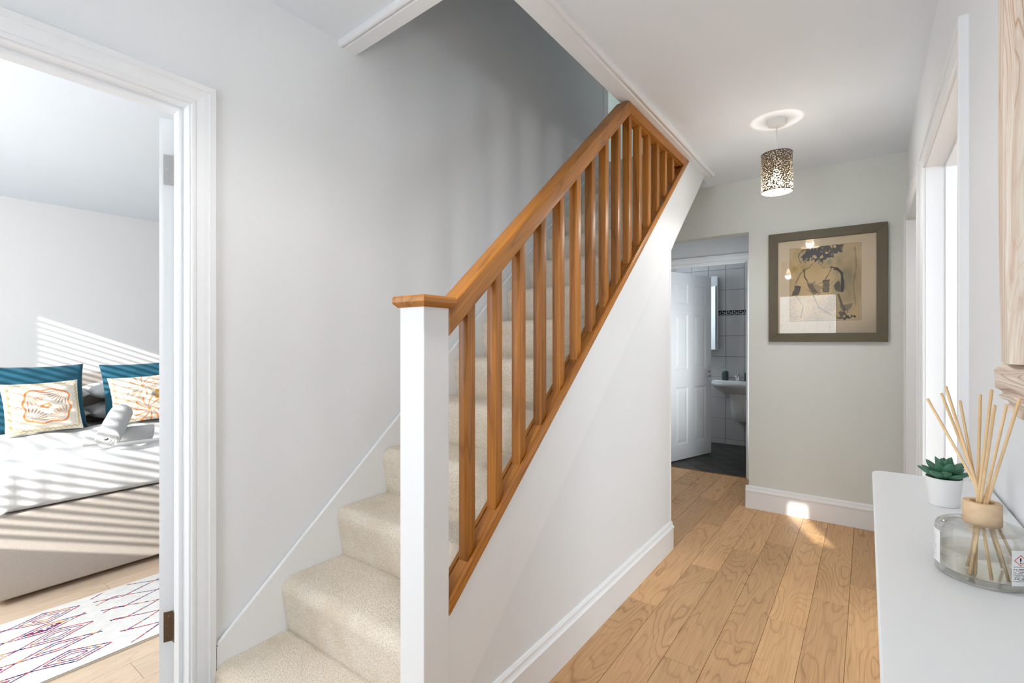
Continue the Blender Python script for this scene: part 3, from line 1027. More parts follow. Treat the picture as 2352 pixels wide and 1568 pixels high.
def art(S, T):
    """S left to right, T bottom to top; B from the top"""
    B = 1 - T
    n1, n2, n3 = vnoise(S, B, 5, 1), vnoise(S, B, 14, 2), vnoise(S, B, 40, 3)
    col = np.zeros(S.shape + (3,))
    base = np.array([226, 194, 140.0])
    col[:] = base
    w = (n1 - 0.5)[..., None]
    col += w * np.array([34, 34, 30])
    ol = np.clip(1.3 - np.hypot((S - 0.80) / 0.22, (B - 0.48) / 0.40), 0, 1) * (0.4 + 0.6 * n2)
    col += ol[..., None] * (np.array([150, 140, 108]) - col) * 0.85
    yel = np.clip(1.2 - np.hypot((S - 0.14) / 0.16, (B - 0.20) / 0.20), 0, 1) * n2
    col += yel[..., None] * (np.array([168, 146, 76]) - col)
    gr = np.clip(1.2 - np.hypot((S - 0.6) / 0.18, (B - 0.22) / 0.08), 0, 1) * n2
    col += gr[..., None] * (np.array([146, 146, 120]) - col) * 0.8
    ink = np.zeros(S.shape)

    def blob(x, y, rx, ry, a=1.0, rough=1.35):
        d = np.hypot((S - x) / rx, (B - y) / ry) + (n2 - 0.5) * rough + (n3 - 0.5) * 1.5
        return np.clip((1 - d) * 4, 0, 1) * a

    def stroke(pts, wd, a=1.0):
        d = seg_dist(S, B, pts, 0.8)
        wn = wd * (0.5 + 1.0 * n2)
        return np.clip((wn - d) / 0.004, 0, 1) * a

    def poly(pts, a=1.0):
        ins = np.zeros(S.shape, bool)
        x, y = S + (n3 - 0.5) * 0.02, B + (n2 - 0.5) * 0.03
        for (x0, y0), (x1, y1) in zip(pts, pts[1:] + pts[:1]):
            c = ((y0 > y) != (y1 > y)) & (x < (x1 - x0) * (y - y0) / (y1 - y0 + 1e-9) + x0)
            ins ^= c
        return ins * a * (0.7 + 0.3 * n3)
    L = []
    L += [blob(0.38, 0.10, 0.13, 0.09), blob(0.50, 0.05, 0.14, 0.05, 0.9), blob(0.63, 0.08, 0.12, 0.07, 0.85), blob(0.72, 0.06, 0.07, 0.05, 0.6), blob(0.38, 0.16, 0.07, 0.05, 0.9)]
    for q in range(7):
        cx, cy, r = 0.17 + 0.02 * q, 0.11 + 0.005 * q, 0.05 + 0.018 * (q % 4)
        L.append(stroke([(cx + r * math.cos(a) * 0.9, cy + r * math.sin(a)) for a in np.linspace(2.2, 4.9, 9)], 0.006, 0.85))
    L += [stroke([(0.55, 0.10), (0.50, 0.20), (0.455, 0.27), (0.50, 0.30)], 0.004, 0.8), stroke([(0.58, 0.18), (0.54, 0.25), (0.47, 0.29)], 0.003, 0.5),
          stroke([(0.34, 0.22), (0.28, 0.28), (0.21, 0.30), (0.15, 0.37), (0.08, 0.49)], 0.005, 0.8), stroke([(0.16, 0.34), (0.12, 0.42), (0.09, 0.47)], 0.012, 0.35),
          stroke([(0.21, 0.30), (0.22, 0.40), (0.26, 0.46)], 0.007, 0.9), stroke([(0.60, 0.31), (0.56, 0.39), (0.52, 0.44)], 0.007, 0.9),
          stroke([(0.47, 0.29), (0.58, 0.30), (0.66, 0.30)], 0.004, 0.6),
          stroke([(0.60, 0.29), (0.68, 0.31), (0.74, 0.38), (0.755, 0.50), (0.75, 0.62)], 0.016, 1.0), stroke([(0.64, 0.32), (0.71, 0.34)], 0.012, 0.8),
          stroke([(0.69, 0.35), (0.66, 0.46), (0.60, 0.50)], 0.004, 0.7), stroke([(0.26, 0.47), (0.40, 0.51), (0.55, 0.47)], 0.006, 0.4)]
    L += [poly([(0.08, 0.50), (0.17, 0.53), (0.14, 0.65), (0.03, 0.64)], 0.95), poly([(0.24, 0.47), (0.33, 0.49), (0.41, 0.62), (0.34, 0.64)], 0.75),
          poly([(0.48, 0.46), (0.58, 0.45), (0.57, 0.62), (0.48, 0.62)], 0.75), poly([(0.63, 0.53), (0.70, 0.47), (0.755, 0.62), (0.66, 0.62)], 0.8),
          blob(0.40, 0.56, 0.10, 0.06, 0.3, 1.2), stroke([(0.70, 0.66), (0.74, 0.78), (0.78, 0.86)], 0.014, 0.7), poly([(0.72, 0.80), (0.90, 0.78), (0.86, 0.86), (0.76, 0.92)], 0.5),
          blob(0.83, 0.95, 0.05, 0.035, 0.95), blob(0.74, 0.93, 0.05, 0.04, 0.7), blob(0.79, 0.90, 0.04, 0.05, 0.8), blob(0.91, 0.955, 0.012, 0.01),
          stroke([(0.70, 0.97), (0.88, 0.97)], 0.006, 0.7), stroke([(0.10, 0.66), (0.20, 0.80), (0.16, 0.95)], 0.008, 0.5), stroke([(0.35, 0.66), (0.42, 0.82), (0.60, 0.92)], 0.010, 0.4),
          stroke([(0.92, 0.06), (0.94, 0.30), (0.90, 0.55), (0.93, 0.80)], 0.010, 0.25)]
    for a in L:
        ink = np.maximum(ink, a)
    col += ink[..., None] * (np.array([62, 56, 54]) - col) * 0.95
    return col


M_PRINT = printed('printed_paper', 0.85)
aw, ah = 0.42, 0.524
painted('artwork', lambda s, t: (-0.452 + aw * s, YE - 0.0112, 1.412 + ah * t), art, 190, 220, M_PRINT, pic)
wall('print_edge_line', 'y', YE - 0.0134, YE - 0.0126, -0.4535, -0.0305, 1.4105, 1.9375, [(-0.452, -0.032, 1.412, 1.936)], M_OLIVE, None, pic)
kg = N('picture_glass')
kg.t.nodes.remove(kg.b)
tg = kg.n('ShaderNodeBsdfTransparent')
gg = kg.n('ShaderNodeBsdfGlossy')
gg.inputs['Roughness'].default_value = 0.01
fn = kg.n('ShaderNodeFresnel')
fn.inputs['IOR'].default_value = 1.5
mg = kg.n('ShaderNodeMixShader')
kg.l(kg.mathn('MULTIPLY', fn.outputs[0], 2.5, True), mg.inputs[0])
kg.l(tg.outputs[0], mg.inputs[1])
kg.l(gg.outputs[0], mg.inputs[2])
kg.l(mg.outputs[0], kg.out.inputs['Surface'])
mk('glass_pane', [(PX0 + 0.055, YE - 0.0145, PZ0 + 0.055), (PX1 - 0.055, YE - 0.0145, PZ0 + 0.055), (PX1 - 0.055, YE - 0.0145, PZ1 - 0.055), (PX0 + 0.055, YE - 0.0145, PZ1 - 0.055)], [(0, 1, 2, 3)], kg.m, pic)

# ------------------------------------------------------------------ console (narrow cover) on the right
con = thing('console_shelf', (0.107, 0.85, 0), 'narrow white console with rounded corners standing against the right wall', 'console')
CZ = 0.9655
cxa, cxb, cya, cyb = 0.010, 0.2045, 0.28, 1.415
rc = 0.022
pts = [(cxb, cya), (cxb, cyb)] + arc(cxa + rc, cyb - rc, rc, 90, 180, 6) + arc(cxa + rc, cya + rc, rc, 180, 270, 6)
prism('top', pts, 'z', CZ - 0.02, CZ, M_GLOSS, con, 0.004, True, seg=3)
for y in (cya + 0.03, cyb - 0.055):
    box('end_panel', 0.032, 0.203, y, y + 0.018, 0.0, CZ - 0.02, M_GLOSS, con, 0.001)
box('top_rail', 0.032, 0.05, cya + 0.048, cyb - 0.055, CZ - 0.12, CZ - 0.02, M_GLOSS, con, 0.001)
box('plinth', 0.032, 0.05, cya + 0.048, cyb - 0.055, 0.0, 0.12, M_GLOSS, con, 0.001)
s0 = None
n_sl = 22
for i in range(n_sl):
    y = cya + 0.07 + i * (cyb - cya - 0.15) / (n_sl - 1)
    Ms = Matrix.Translation((0.041, y, 0.12))
    if s0 is None:
        s0 = box('slat', -0.007, 0.007, -0.012, 0.012, 0.0, CZ - 0.24, M_GLOSS, con, 0.001, Ms)
    else:
        share(s0, 'slat', Ms, con)

# ------------------------------------------------------------------ helper: pixel ray to a point at depth d (used only to size things)
FWD = Vector((-math.sin(YAW), math.cos(YAW), 0))
RGT = Vector((math.cos(YAW), math.sin(YAW), 0))


def at(px, py, d):
    return FWD * d + RGT * (d * (px - 1176) / F_PX) + Vector((0, 0, CAM_H + d * (784 - py) / F_PX))


# ------------------------------------------------------------------ succulent
pot_c = Vector((0.1139, 1.186, CZ))
suc = thing('potted_succulent', pot_c, 'small green succulent in a white pot on the narrow console', 'plant')
T0 = Matrix.Translation(pot_c)
M_POT = paint('white_ceramic_pot', (0.86, 0.86, 0.85, 1), 0.4, 0.4, 0.03, 60, 0.01)
lathe('pot', [(0.0, 0.0005), (0.0205, 0.0005), (0.0215, 0.003), (0.0268, 0.051), (0.0255, 0.0512), (0.0245, 0.046), (0.0, 0.046)], M_POT, suc, T0, 44)
M_SOIL = fabric('dark_soil', rgb(86, 66, 50), 500, 1.0, 0.6)
lathe('soil', [(0.0, 0.0485), (0.012, 0.0482), (0.0243, 0.047), (0.0243, 0.044), (0.0, 0.044)], M_SOIL, suc, T0, 24)
ks = N('succulent_leaf')
tcs = ks.n('ShaderNodeTexCoord')
sp = ks.n('ShaderNodeSeparateXYZ')
ks.l(tcs.outputs['Generated'], sp.inputs[0])
nl = ks.n('ShaderNodeTexNoise', Scale=6.0)
ks.l(tcs.outputs['Generated'], nl.inputs['Vector'])
c1 = ks.ramp(sp.outputs['X'], [(0.0, rgb(112, 156, 128)), (0.7, rgb(84, 134, 106)), (0.97, rgb(66, 108, 88)), (1.0, rgb(120, 110, 90))])
ks.l(ks.mix(nl.outputs['Fac'], c1, rgb(60, 112, 86)), ks.b.inputs['Base Color'])
ks.b.inputs['Roughness'].default_value = 0.55
M_LEAF = ks.m


def leafmesh(name, L, W, T, parent, M, curl):
    vs, fs = [], []
    nu, nvv = 9, 10
    for i in range(nu):
        u = i / (nu - 1)
        w = W * (math.sin(math.pi * (0.12 + 0.88 * u) ** 1.25)) ** 0.75 if 0 < u < 1 else W * (0.35 if u == 0 else 0.02)
        th = T * (0.45 + 0.55 * math.sin(math.pi * min(1, u + 0.15))) if u < 1 else T * 0.05
        for k in range(nvv):
            a = 2 * math.pi * k / nvv
            vs.append((u * L, w * math.cos(a) * 0.5, curl * L * u * u + th * math.sin(a) * 0.5 + 0.15 * w * abs(math.cos(a))))
    for i in range(nu - 1):
        for k in range(nvv):
            k2 = (k + 1) % nvv
            fs.append((i * nvv + k, i * nvv + k2, (i + 1) * nvv + k2, (i + 1) * nvv + k))
    fs += [tuple(range(nvv)), tuple((nu - 1) * nvv + k for k in range(nvv - 1, -1, -1))]
    return mk(name, vs, fs, M_LEAF, parent, M, 'all', recenter=False)


lf = None
specs = []
for ringn, (cnt, tilt, s, z0, r0) in enumerate(((9, 20, 1.0, 0.050, 0.006), (8, 42, 0.98, 0.054, 0.005), (6, 62, 0.86, 0.058, 0.003), (5, 78, 0.66, 0.062, 0.001))):
    for q in range(cnt):
        a = 2 * math.pi * (q + 0.37 * ringn) / cnt + random.uniform(-0.15, 0.15)
        specs.append((a, tilt + random.uniform(-7, 7), s * random.uniform(0.88, 1.1), z0, r0))
for a, tilt, s, z0, r0 in specs:
    Mx = T0 @ Matrix.Translation((r0 * math.cos(a), r0 * math.sin(a), z0)) @ Matrix.Rotation(a, 4, 'Z') @ Matrix.Rotation(-math.radians(tilt), 4, 'Y') @ Matrix.Scale(s, 4)
    if lf is None:
        lf = leafmesh('leaf', 0.035, 0.0185, 0.0095, suc, Mx, 0.12)
    else:
        share(lf, 'leaf', Mx, suc)

# ------------------------------------------------------------------ reed diffuser
DC = Vector((0.1189, 0.855, CZ))
rd = thing('reed_diffuser', DC, 'clear glass reed diffuser with a wooden collar on the narrow console', 'diffuser')
TD = Matrix.Translation(DC)


def glassmat(name, ior, tint):
    k = N(name)
    k.t.nodes.remove(k.b)
    g = k.n('ShaderNodeBsdfGlass')
    g.inputs['IOR'].default_value = ior
    g.inputs['Color'].default_value = tint
    g.inputs['Roughness'].default_value = 0.0
    t = k.n('ShaderNodeBsdfTransparent')
    t.inputs['Color'].default_value = tint
    fr_ = k.n('ShaderNodeLayerWeight')
    fr_.inputs['Blend'].default_value = 0.35
    m = k.n('ShaderNodeMixShader')
    k.l(k.mathn('ADD', k.mathn('MULTIPLY', fr_.outputs['Facing'], 0.9), 0.06, True), m.inputs[0])
    k.l(t.outputs[0], m.inputs[1])
    k.l(g.outputs[0], m.inputs[2])
    k.l(m.outputs[0], k.out.inputs['Surface'])
    return k.m


M_GLASS = glassmat('clear_bottle_glass', 1.45, (0.99, 0.995, 0.993, 1))
M_OIL = glassmat('clear_oil', 1.2, (0.993, 0.98, 0.945, 1))
R = 0.046
lathe('glass_bottle', [(0.0, 0.0005), (R - 0.004, 0.0005), (R, 0.004), (R, 0.058), (R - 0.002, 0.063), (R - 0.006, 0.066), (0.030, 0.068), (0.018, 0.069), (0.0165, 0.0695),
                       (0.0165, 0.0655), (0.030, 0.064), (R - 0.0075, 0.062), (R - 0.0035, 0.057), (R - 0.0035, 0.010), (R - 0.006, 0.008), (0.0, 0.008)], M_GLASS, rd, TD, 64)
lathe('fragrance_oil', [(0.0, 0.0085), (R - 0.0065, 0.0085), (R - 0.0042, 0.0105), (R - 0.0042, 0.034), (0.0, 0.034)], M_OIL, rd, TD, 48)
M_COLLAR = wood('pale_beech', rgb(196, 160, 118), rgb(228, 196, 156), rgb(236, 208, 172), 'x', 0, 0.55, 3.0, 0.05, 0.6, 0.05)
lathe('wooden_collar', [(0.0125, 0.067), (0.0185, 0.067), (0.0190, 0.068), (0.0190, 0.094), (0.0182, 0.0952), (0.0118, 0.0952), (0.0112, 0.094), (0.0112, 0.068)], M_COLLAR, rd, TD, 48, True, True)
M_REED = wood('reed', rgb(206, 164, 112), rgb(238, 206, 158), rgb(244, 216, 172), 'z', 0, 0.65, 2.0, 0.15, 0.8, 0.05)
tips = [(2130, 915, .665), (2162, 903, .70), (2172, 887, .63), (2205, 920, .69), (2252, 906, .66), (2278, 895, .60), (2285, 931, .57), (2312, 931, .64), (2343, 914, .60)]
for i, (px, py, d) in enumerate(tips):
    tip = at(px, py, d)
    tip.x = min(tip.x, XR - 0.012)
    a = i * 0.7
    mid = DC + Vector((0.0045 * math.cos(a), 0.0045 * math.sin(a), 0.092))
    dirv = (mid - tip).normalized()
    tz = (CZ + 0.0105 - mid.z) / dirv.z
    bot = mid + dirv * tz
    rad = Vector((bot.x - DC.x, bot.y - DC.y, 0))
    if rad.length > R - 0.009:
        rad = rad.normalized() * (R - 0.009)
        bot = Vector((DC.x + rad.x, DC.y + rad.y, bot.z))
    v = (mid - bot).normalized()
    tube('reed', [bot, mid, tip], 0.0017, M_REED, rd, 8)


def label_print(kind):
    def f(S, T):
        col = np.full(S.shape + (3,), 236.0)
        n = vnoise(S, T, 26, 5)
        if kind == 'hazard':
            # red diamond with an exclamation mark, small print lines below
            u, v = (S - 0.24) * 0.040, (T - 0.72) * 0.046
            dd = np.abs(u) + np.abs(v)
            col[np.abs(dd - 0.0068) < 0.0006] = (214, 60, 50)
            mark = (np.abs(u) < 0.0008) & (v > -0.0012) & (v < 0.0034) | (np.hypot(u, v + 0.0030) < 0.0009)
            col[mark] = (40, 40, 40)
            col[((T > 0.12) & (T < 0.50)) & ((T * 26 % 1.0) < 0.5) & (vnoise(S, np.floor(T * 26) / 26, 40, 8) > 0.35) & (S > 0.04) & (S < 0.96)] = (120, 120, 120)
            col[((T > 0.58) & (T < 0.9) & (S > 0.5)) & ((T * 26 % 1.0) < 0.5) & (vnoise(S, np.floor(T * 26) / 26, 40, 9) > 0.4) & (S < 0.94)] = (130, 130, 130)
            col[(np.abs(T - 0.54) < 0.008) & (S > 0.04)] = (110, 110, 110)
        else:
            col[((T > 0.1) & (T < 0.8)) & ((T * 18 % 1.0) < 0.35) & (n > 0.5) & (S < 0.6)] = (160, 160, 160)
        return col
    return f


def label_patch(a0, a1, z0, z1, kind):
    rr = R + 0.0003
    painted('paper_label', lambda s, t: (DC.x + rr * math.cos(a0 + (a1 - a0) * s), DC.y + rr * math.sin(a0 + (a1 - a0) * s), CZ + z0 + (z1 - z0) * t), label_print(kind), 110, 120, M_PRINT, rd)


va = math.atan2(-DC.y, -DC.x)   # angle towards the camera
label_patch(va + math.radians(33), va + math.radians(84), 0.010, 0.052, 'hazard')
label_patch(va - math.radians(84), va - math.radians(58), 0.012, 0.054, 'text')

# ------------------------------------------------------------------ mirror on the right wall
mir = thing('wall_mirror', (XR, 0.7, 1.16), 'chunky whitewashed carved wood mirror hanging over the console', 'mirror')
M_WASH = wood('whitewashed_wood', rgb(172, 112, 58), rgb(234, 224, 208), rgb(246, 240, 230), 'z', 0, 0.7, 16.0, 0.05, 0.35, 0.5, 0.8, 0.5, 24.0)
M_WASHY = wood('whitewashed_wood_level', rgb(164, 126, 96), rgb(234, 222, 208), rgb(246, 238, 228), 'y', 0, 0.7, 16.0, 0.05, 0.35, 0.5, 0.8, 0.5, 24.0)
MY0, MY1, MZ0, MZ1 = 0.34, 1.115, 1.158, 2.45
# profile across the frame width from the outer edge inwards: (offset, projection from the wall)
MPROF = [(0.0, 0.003), (0.0, 0.030), (0.006, 0.036), (0.014, 0.036), (0.018, 0.030), (0.030, 0.032), (0.036, 0.040), (0.050, 0.042), (0.056, 0.037), (0.066, 0.039), (0.074, 0.046), (0.118, 0.047), (0.134, 0.038), (0.146, 0.020), (0.148, 0.006)]


def frame_member(name, outer_y, sgn, z0, z1, mat):
    vs, fs = [], []
    nz = 40
    for i in range(nz + 1):
        z = z0 + (z1 - z0) * i / nz
        wob = 0.006 * math.sin(z * 9.0) + 0.004 * math.sin(z * 23.0 + 1)
        tap = -0.030 * max(0, (1.55 - z) / 0.4) ** 1.3 if z < 1.55 else 0
        for j, (o_, p_) in enumerate(MPROF):
            ww = wob * (0.3 + 0.7 * (o_ / 0.148)) if o_ > 0.05 else wob * 0.3
            vs.append((XR - p_, outer_y + sgn * o_ * -1 + sgn * (tap + ww), z))
    m = len(MPROF)
    for i in range(nz):
        for j in range(m - 1):
            fs.append((i * m + j, i * m + j + 1, (i + 1) * m + j + 1, (i + 1) * m + j))
        fs.append((i * m, (i + 1) * m, (i + 1) * m + m - 1, i * m + m - 1))
    fs += [tuple(range(m)), tuple(nz * m + j for j in range(m - 1, -1, -1))]
    return mk(name, vs, fs, mat, mir)


frame_member('frame_upright', MY1, 1, MZ0 + 0.075, MZ1, M_WASH)
frame_member('frame_upright', MY0, -1, MZ0 + 0.075, MZ1, M_WASH)


def frame_rail(name, z_out, sgn, y0, y1):
    vs, fs = [], []
    m = len(MPROF)
    ny = 30
    for i in range(ny + 1):
        y = y0 + (y1 - y0) * i / ny
        for o_, p_ in MPROF:
            vs.append((XR - p_ - 0.002, y, z_out + sgn * (o_ * 0.52 + 0.003 * math.sin(y * 31 + o_ * 50))))
    for i in range(ny):
        for j in range(m - 1):
            fs.append((i * m + j, i * m + j + 1, (i + 1) * m + j + 1, (i + 1) * m + j))
        fs.append((i * m, (i + 1) * m, (i + 1) * m + m - 1, i * m + m - 1))
    fs += [tuple(range(m)), tuple(ny * m + j for j in range(m - 1, -1, -1))]
    return mk(name, vs, fs, M_WASHY, mir)


frame_rail('frame_rail', MZ0, 1, MY0 + 0.03, MY1 - 0.062)
frame_rail('frame_rail', MZ1 + 0.075, -1, MY0, MY1)
M_MIRROR = plain('mirror_silver', (0.86, 0.88, 0.87, 1), 0.02, 1.0)
box('mirror_glass', XR - 0.010, XR - 0.004, MY0 + 0.12, MY1 - 0.13, MZ0 + 0.06, MZ1 - 0.01, M_MIRROR, mir)

# ------------------------------------------------------------------ bathroom
M_TILE = paint('grey_glazed_tile', rgb(196, 194, 192), 0.18, 0.5, 0.02, 12, 0.05)
bw = box('wall_bathroom_back', -2.5, -0.3, 6.392, 6.5, 0, 2.5, M_GROUT); tag(bw, kind='structure')
o = box('wall_bathroom_left', -2.5, -2.42, 4.98, 6.5, 0, 2.5, M_TILE); tag(o, kind='structure')
o = box('wall_bathroom_right', -0.4, -0.3, 4.98, 6.5, 0, 2.5, M_TILE); tag(o, kind='structure')
o = box('ceiling_bathroom', -2.5, -0.3, 4.88, 6.5, 2.45, 2.55, M_CEIL); tag(o, kind='structure')
TW, TH, GAP = 0.2085, 0.255, 0.0035
tile_cache = {}


def wtile(x0, z0, z1, y=6.392, parent=None, sg=-1, x1=None):
    w = TW if x1 is None else x1 - x0
    h = z1 - z0
    key = (round(w, 4), round(h, 4), sg)
    Mt = Matrix.Translation((x0 + GAP / 2, y, z0 + GAP / 2))
    if key not in tile_cache:
        W, H, t, b = w - GAP, h - GAP, 0.006 * sg, 0.0025
        vs = [(0, 0, 0), (W, 0, 0), (W, 0, H), (0, 0, H), (0, t * .7, 0), (W, t * .7, 0), (W, t * .7, H), (0, t * .7, H), (b, t, b), (W - b, t, b), (W - b, t, H - b), (b, t, H - b)]
        fs = [(i, (i + 1) % 4, 4 + (i + 1) % 4, 4 + i) for i in range(4)] + [(4 + i, 4 + (i + 1) % 4, 8 + (i + 1) % 4, 8 + i) for i in range(4)] + [(8, 9, 10, 11), (3, 2, 1, 0)]
        tile_cache[key] = mk('tile', vs, fs, M_TILE, parent, Mt, recenter=False)
    else:
        share(tile_cache[key], 'tile', Mt, parent)


def key_print(S, T):
    """greek key: pale line on black"""
    col = np.full(S.shape + (3,), 36.0)
    reps = 3
    u = (S * reps) % 1.0
    v = T
    W = 200.0
    line = np.zeros(S.shape, bool)
    segs = [((0.06, 0.2), (0.06, 0.82)), ((0.06, 0.2), (0.80, 0.2)), ((0.80, 0.2), (0.80, 0.62)), ((0.40, 0.62), (0.80, 0.62)), ((0.06, 0.82), (0.06, 0.82)), ((0.40, 0.62), (0.40, 0.82))]
    for a, b in segs:
        x0, x1 = min(a[0], b[0]) - 0.055, max(a[0], b[0]) + 0.055
        y0, y1 = min(a[1], b[1]) - 0.065, max(a[1], b[1]) + 0.065
        line |= (u > x0) & (u < x1) & (v > y0) & (v < y1)
    col[line] = W
    return col


M_KEY = printed('glazed_key_border', 0.25)
rows = [0.06 + TH * i for i in range(7)]
xt0 = -1.402 - TW * 4
for c in range(9):
    x = xt0 + TW * c
    if x < -2.42 or x + TW > -0.38:
        continue
    wtile(x, 0.0, 0.06, parent=bw)
    for r in range(6):
        wtile(x, rows[r], rows[r + 1], parent=bw)
    for r in range(3):
        wtile(x, 1.645 + TH * r, 1.645 + TH * (r + 1), parent=bw)
    painted('border_tile', lambda s, t, x=x: (x + 0.001 + (TW - 0.002) * s, 6.3865, 1.591 + 0.053 * t), key_print, 61, 14, M_KEY, bw)
# same tiling on the bathroom side of the front wall, seen in the mirror
fw = bpy.data.objects['wall_bathroom_front']
for c in range(3):
    x = -2.36 + TW * c
    if x + TW > -1.72:
        continue
    for r in range(6):
        wtile(x, rows[r], rows[r + 1], 4.98, fw, 1)
    for r in range(3):
        wtile(x, 1.645 + TH * r, 1.645 + TH * (r + 1), 4.98, fw, 1)
    painted('border_tile', lambda s, t, x=x: (x + TW - 0.001 - (TW - 0.002) * s, 4.9865, 1.591 + 0.053 * t), key_print, 61, 14, M_KEY, fw)

fb = box('floor_bathroom', -2.5, -0.3, 4.905, 6.5, -0.1, -0.0015, plain('pale_grout', rgb(134, 132, 124), 0.9)); tag(fb, kind='structure')
kt = N('dark_slate_tile')
tct = kt.n('ShaderNodeTexCoord'); oit = kt.n('ShaderNodeObjectInfo')
nt = kt.n('ShaderNodeTexNoise', Scale=14.0, Detail=5.0)
kt.l(tct.outputs['Object'], nt.inputs['Vector'])
ct = kt.ramp(nt.outputs['Fac'], [(0.3, rgb(36, 36, 31)), (0.6, rgb(52, 52, 46)), (0.8, rgb(66, 52, 46))])
hvt = kt.n('ShaderNodeHueSaturation')
kt.l(ct, hvt.inputs['Color'])
kt.l(kt.mathn('ADD', kt.mathn('MULTIPLY', oit.outputs['Random'], 0.5), 0.75), hvt.inputs['Value'])
kt.l(hvt.outputs['Color'], kt.b.inputs['Base Color'])
kt.b.inputs['Roughness'].default_value = 0.38
kt.bump(nt.outputs['Fac'], 0.25, 0.004)


def clip_poly(p, xa, xb, ya, yb_):
    def cl(p, f, inter):
        out = []
        for i in range(len(p)):
            a, b = p[i - 1], p[i]
            if f(b):
                if not f(a):
                    out.append(inter(a, b))
                out.append(b)
            elif f(a):
                out.append(inter(a, b))
        return out

    def ix(v, k):
        def g(a, b):
            t = (v - a[k]) / (b[k] - a[k])
            return (a[0] + t * (b[0] - a[0]), a[1] + t * (b[1] - a[1]))
        return g
    for f, g in ((lambda q: q[0] >= xa, ix(xa, 0)), (lambda q: q[0] <= xb, ix(xb, 0)), (lambda q: q[1] >= ya, ix(ya, 1)), (lambda q: q[1] <= yb_, ix(yb_, 1))):
        p = cl(p, f, g)
        if len(p) < 3:
            return []
    return p


SS = 0.262
gq = 0.0032
for i in range(-2, 22):
    for j in range(-36, -10):
        s0_, s1_ = 3.403 + SS * i + gq, 3.403 + SS * (i + 1) - gq
        d0_, d1_ = SS * j + 0.04 + gq, SS * (j + 1) + 0.04 - gq
        q = [((s + d) / 2, (s - d) / 2) for s, d in ((s0_, d0_), (s1_, d0_), (s1_, d1_), (s0_, d1_))]
        if not (-2.3 < sum(a for a, b in q) / 4 < -0.5 and 4.7 < sum(b for a, b in q) / 4 < 6.5):
            continue
        p = clip_poly(q, -2.42, -0.4, 4.912, 6.386)
        if len(p) >= 3:
            A = 0.5 * abs(sum(p[k - 1][0] * p[k][1] - p[k][0] * p[k - 1][1] for k in range(len(p))))
            if A > 0.0004:
                prism('floor_tile', p, 'z', -0.0015, 0.0006, kt.m, fb)
o = box('trim_4', -1.67, -0.89, 4.898, 4.912, -0.008, 0.003, M_OAKY, None, 0.001); tag(o, kind='structure')

# basin with half pedestal
bs = thing('wash_basin', (-1.2, 6.39, 0.8), 'white ceramic wall-hung basin with a half pedestal in the bathroom', 'basin')
M_CER = paint('white_ceramic', (0.80, 0.80, 0.80, 1), 0.15, 0.5, 0.0, 20, 0.01)
BX, BY = -1.205, 6.383


def basin_ring(w, dpt, z, n=28):
    """D shaped outline: flat at the wall, rounded front"""
    out = []
    for i in range(n):
        a = math.pi + math.pi * i / (n - 1)
        ca, sa = math.cos(a), math.sin(a)
        ex = 2 / 3.2
        out.append((BX + w * math.copysign(abs(ca) ** ex, ca), BY + dpt * math.copysign(abs(sa) ** ex, sa), z))
    return out


def ring_mesh(name, rings, mat, parent, cap0=True, cap1=True):
    n = len(rings[0])
    vs = [v for r_ in rings for v in r_]
    fs = []
    for i in range(len(rings) - 1):
        for k in range(n):
            k2 = (k + 1) % n
            fs.append((i * n + k, i * n + k2, (i + 1) * n + k2, (i + 1) * n + k))
    if cap0:
        fs.append(tuple(range(n)))
    if cap1:
        fs.append(tuple((len(rings) - 1) * n + k for k in range(n - 1, -1, -1)))
    return mk(name, vs, fs, mat, parent, None, True)


ring_mesh('bowl', [basin_ring(0.15, 0.22, 0.640), basin_ring(0.20, 0.29, 0.652), basin_ring(0.27, 0.37, 0.69), basin_ring(0.31, 0.42, 0.735), basin_ring(0.325, 0.435, 0.751),
                   basin_ring(0.33, 0.44, 0.776), basin_ring(0.327, 0.437, 0.784), basin_ring(0.305, 0.41, 0.786), basin_ring(0.27, 0.375, 0.771), basin_ring(0.20, 0.30, 0.71), basin_ring(0.10, 0.2, 0.68)], M_CER, bs)
box('back_ledge', BX - 0.325, BX + 0.325, BY - 0.13, BY, 0.756, 0.793, M_CER, bs, 0.008, None, True, 3)
ring_mesh('half_pedestal', [basin_ring(0.05, 0.13, 0.305), basin_ring(0.085, 0.19, 0.318), basin_ring(0.105, 0.225, 0.36), basin_ring(0.12, 0.25, 0.48), basin_ring(0.135, 0.275, 0.665)], M_CER, bs)
TX = BX - 0.045
tap = thing('basin_tap', (TX, BY - 0.09, 0.793), 'chrome mixer tap on the bathroom basin', 'tap')
box('tap_body', TX - 0.020, TX + 0.020, BY - 0.115, BY - 0.07, 0.793, 0.866, M_CHROME, tap, 0.006, None, True)
box('spout', TX - 0.016, TX + 0.016, BY - 0.20, BY - 0.10, 0.843, 0.866, M_CHROME, tap, 0.005, None, True)
lathe('tap_neck', [(0.0, 0.866), (0.014, 0.866), (0.012, 0.886), (0.0, 0.887)], M_CHROME, tap, Matrix.Translation((TX, BY - 0.092, 0)), 20)
for k, a in enumerate((0.3, 0.3 + math.pi / 2)):
    tube('cross_handle', [(TX - 0.035 * math.cos(a), BY - 0.092 - 0.035 * math.sin(a), 0.893), (TX + 0.035 * math.cos(a), BY - 0.092 + 0.035 * math.sin(a), 0.893)], 0.008, M_CHROME, tap, 10)
M_GREEN = plain('dark_green_ceramic', rgb(58, 78, 70), 0.45)
sb = Vector((-1.392, 6.30, 0.793))
so = thing('soap_dispenser', sb, 'dark green soap dispenser with chrome pump on the basin', 'dispenser')
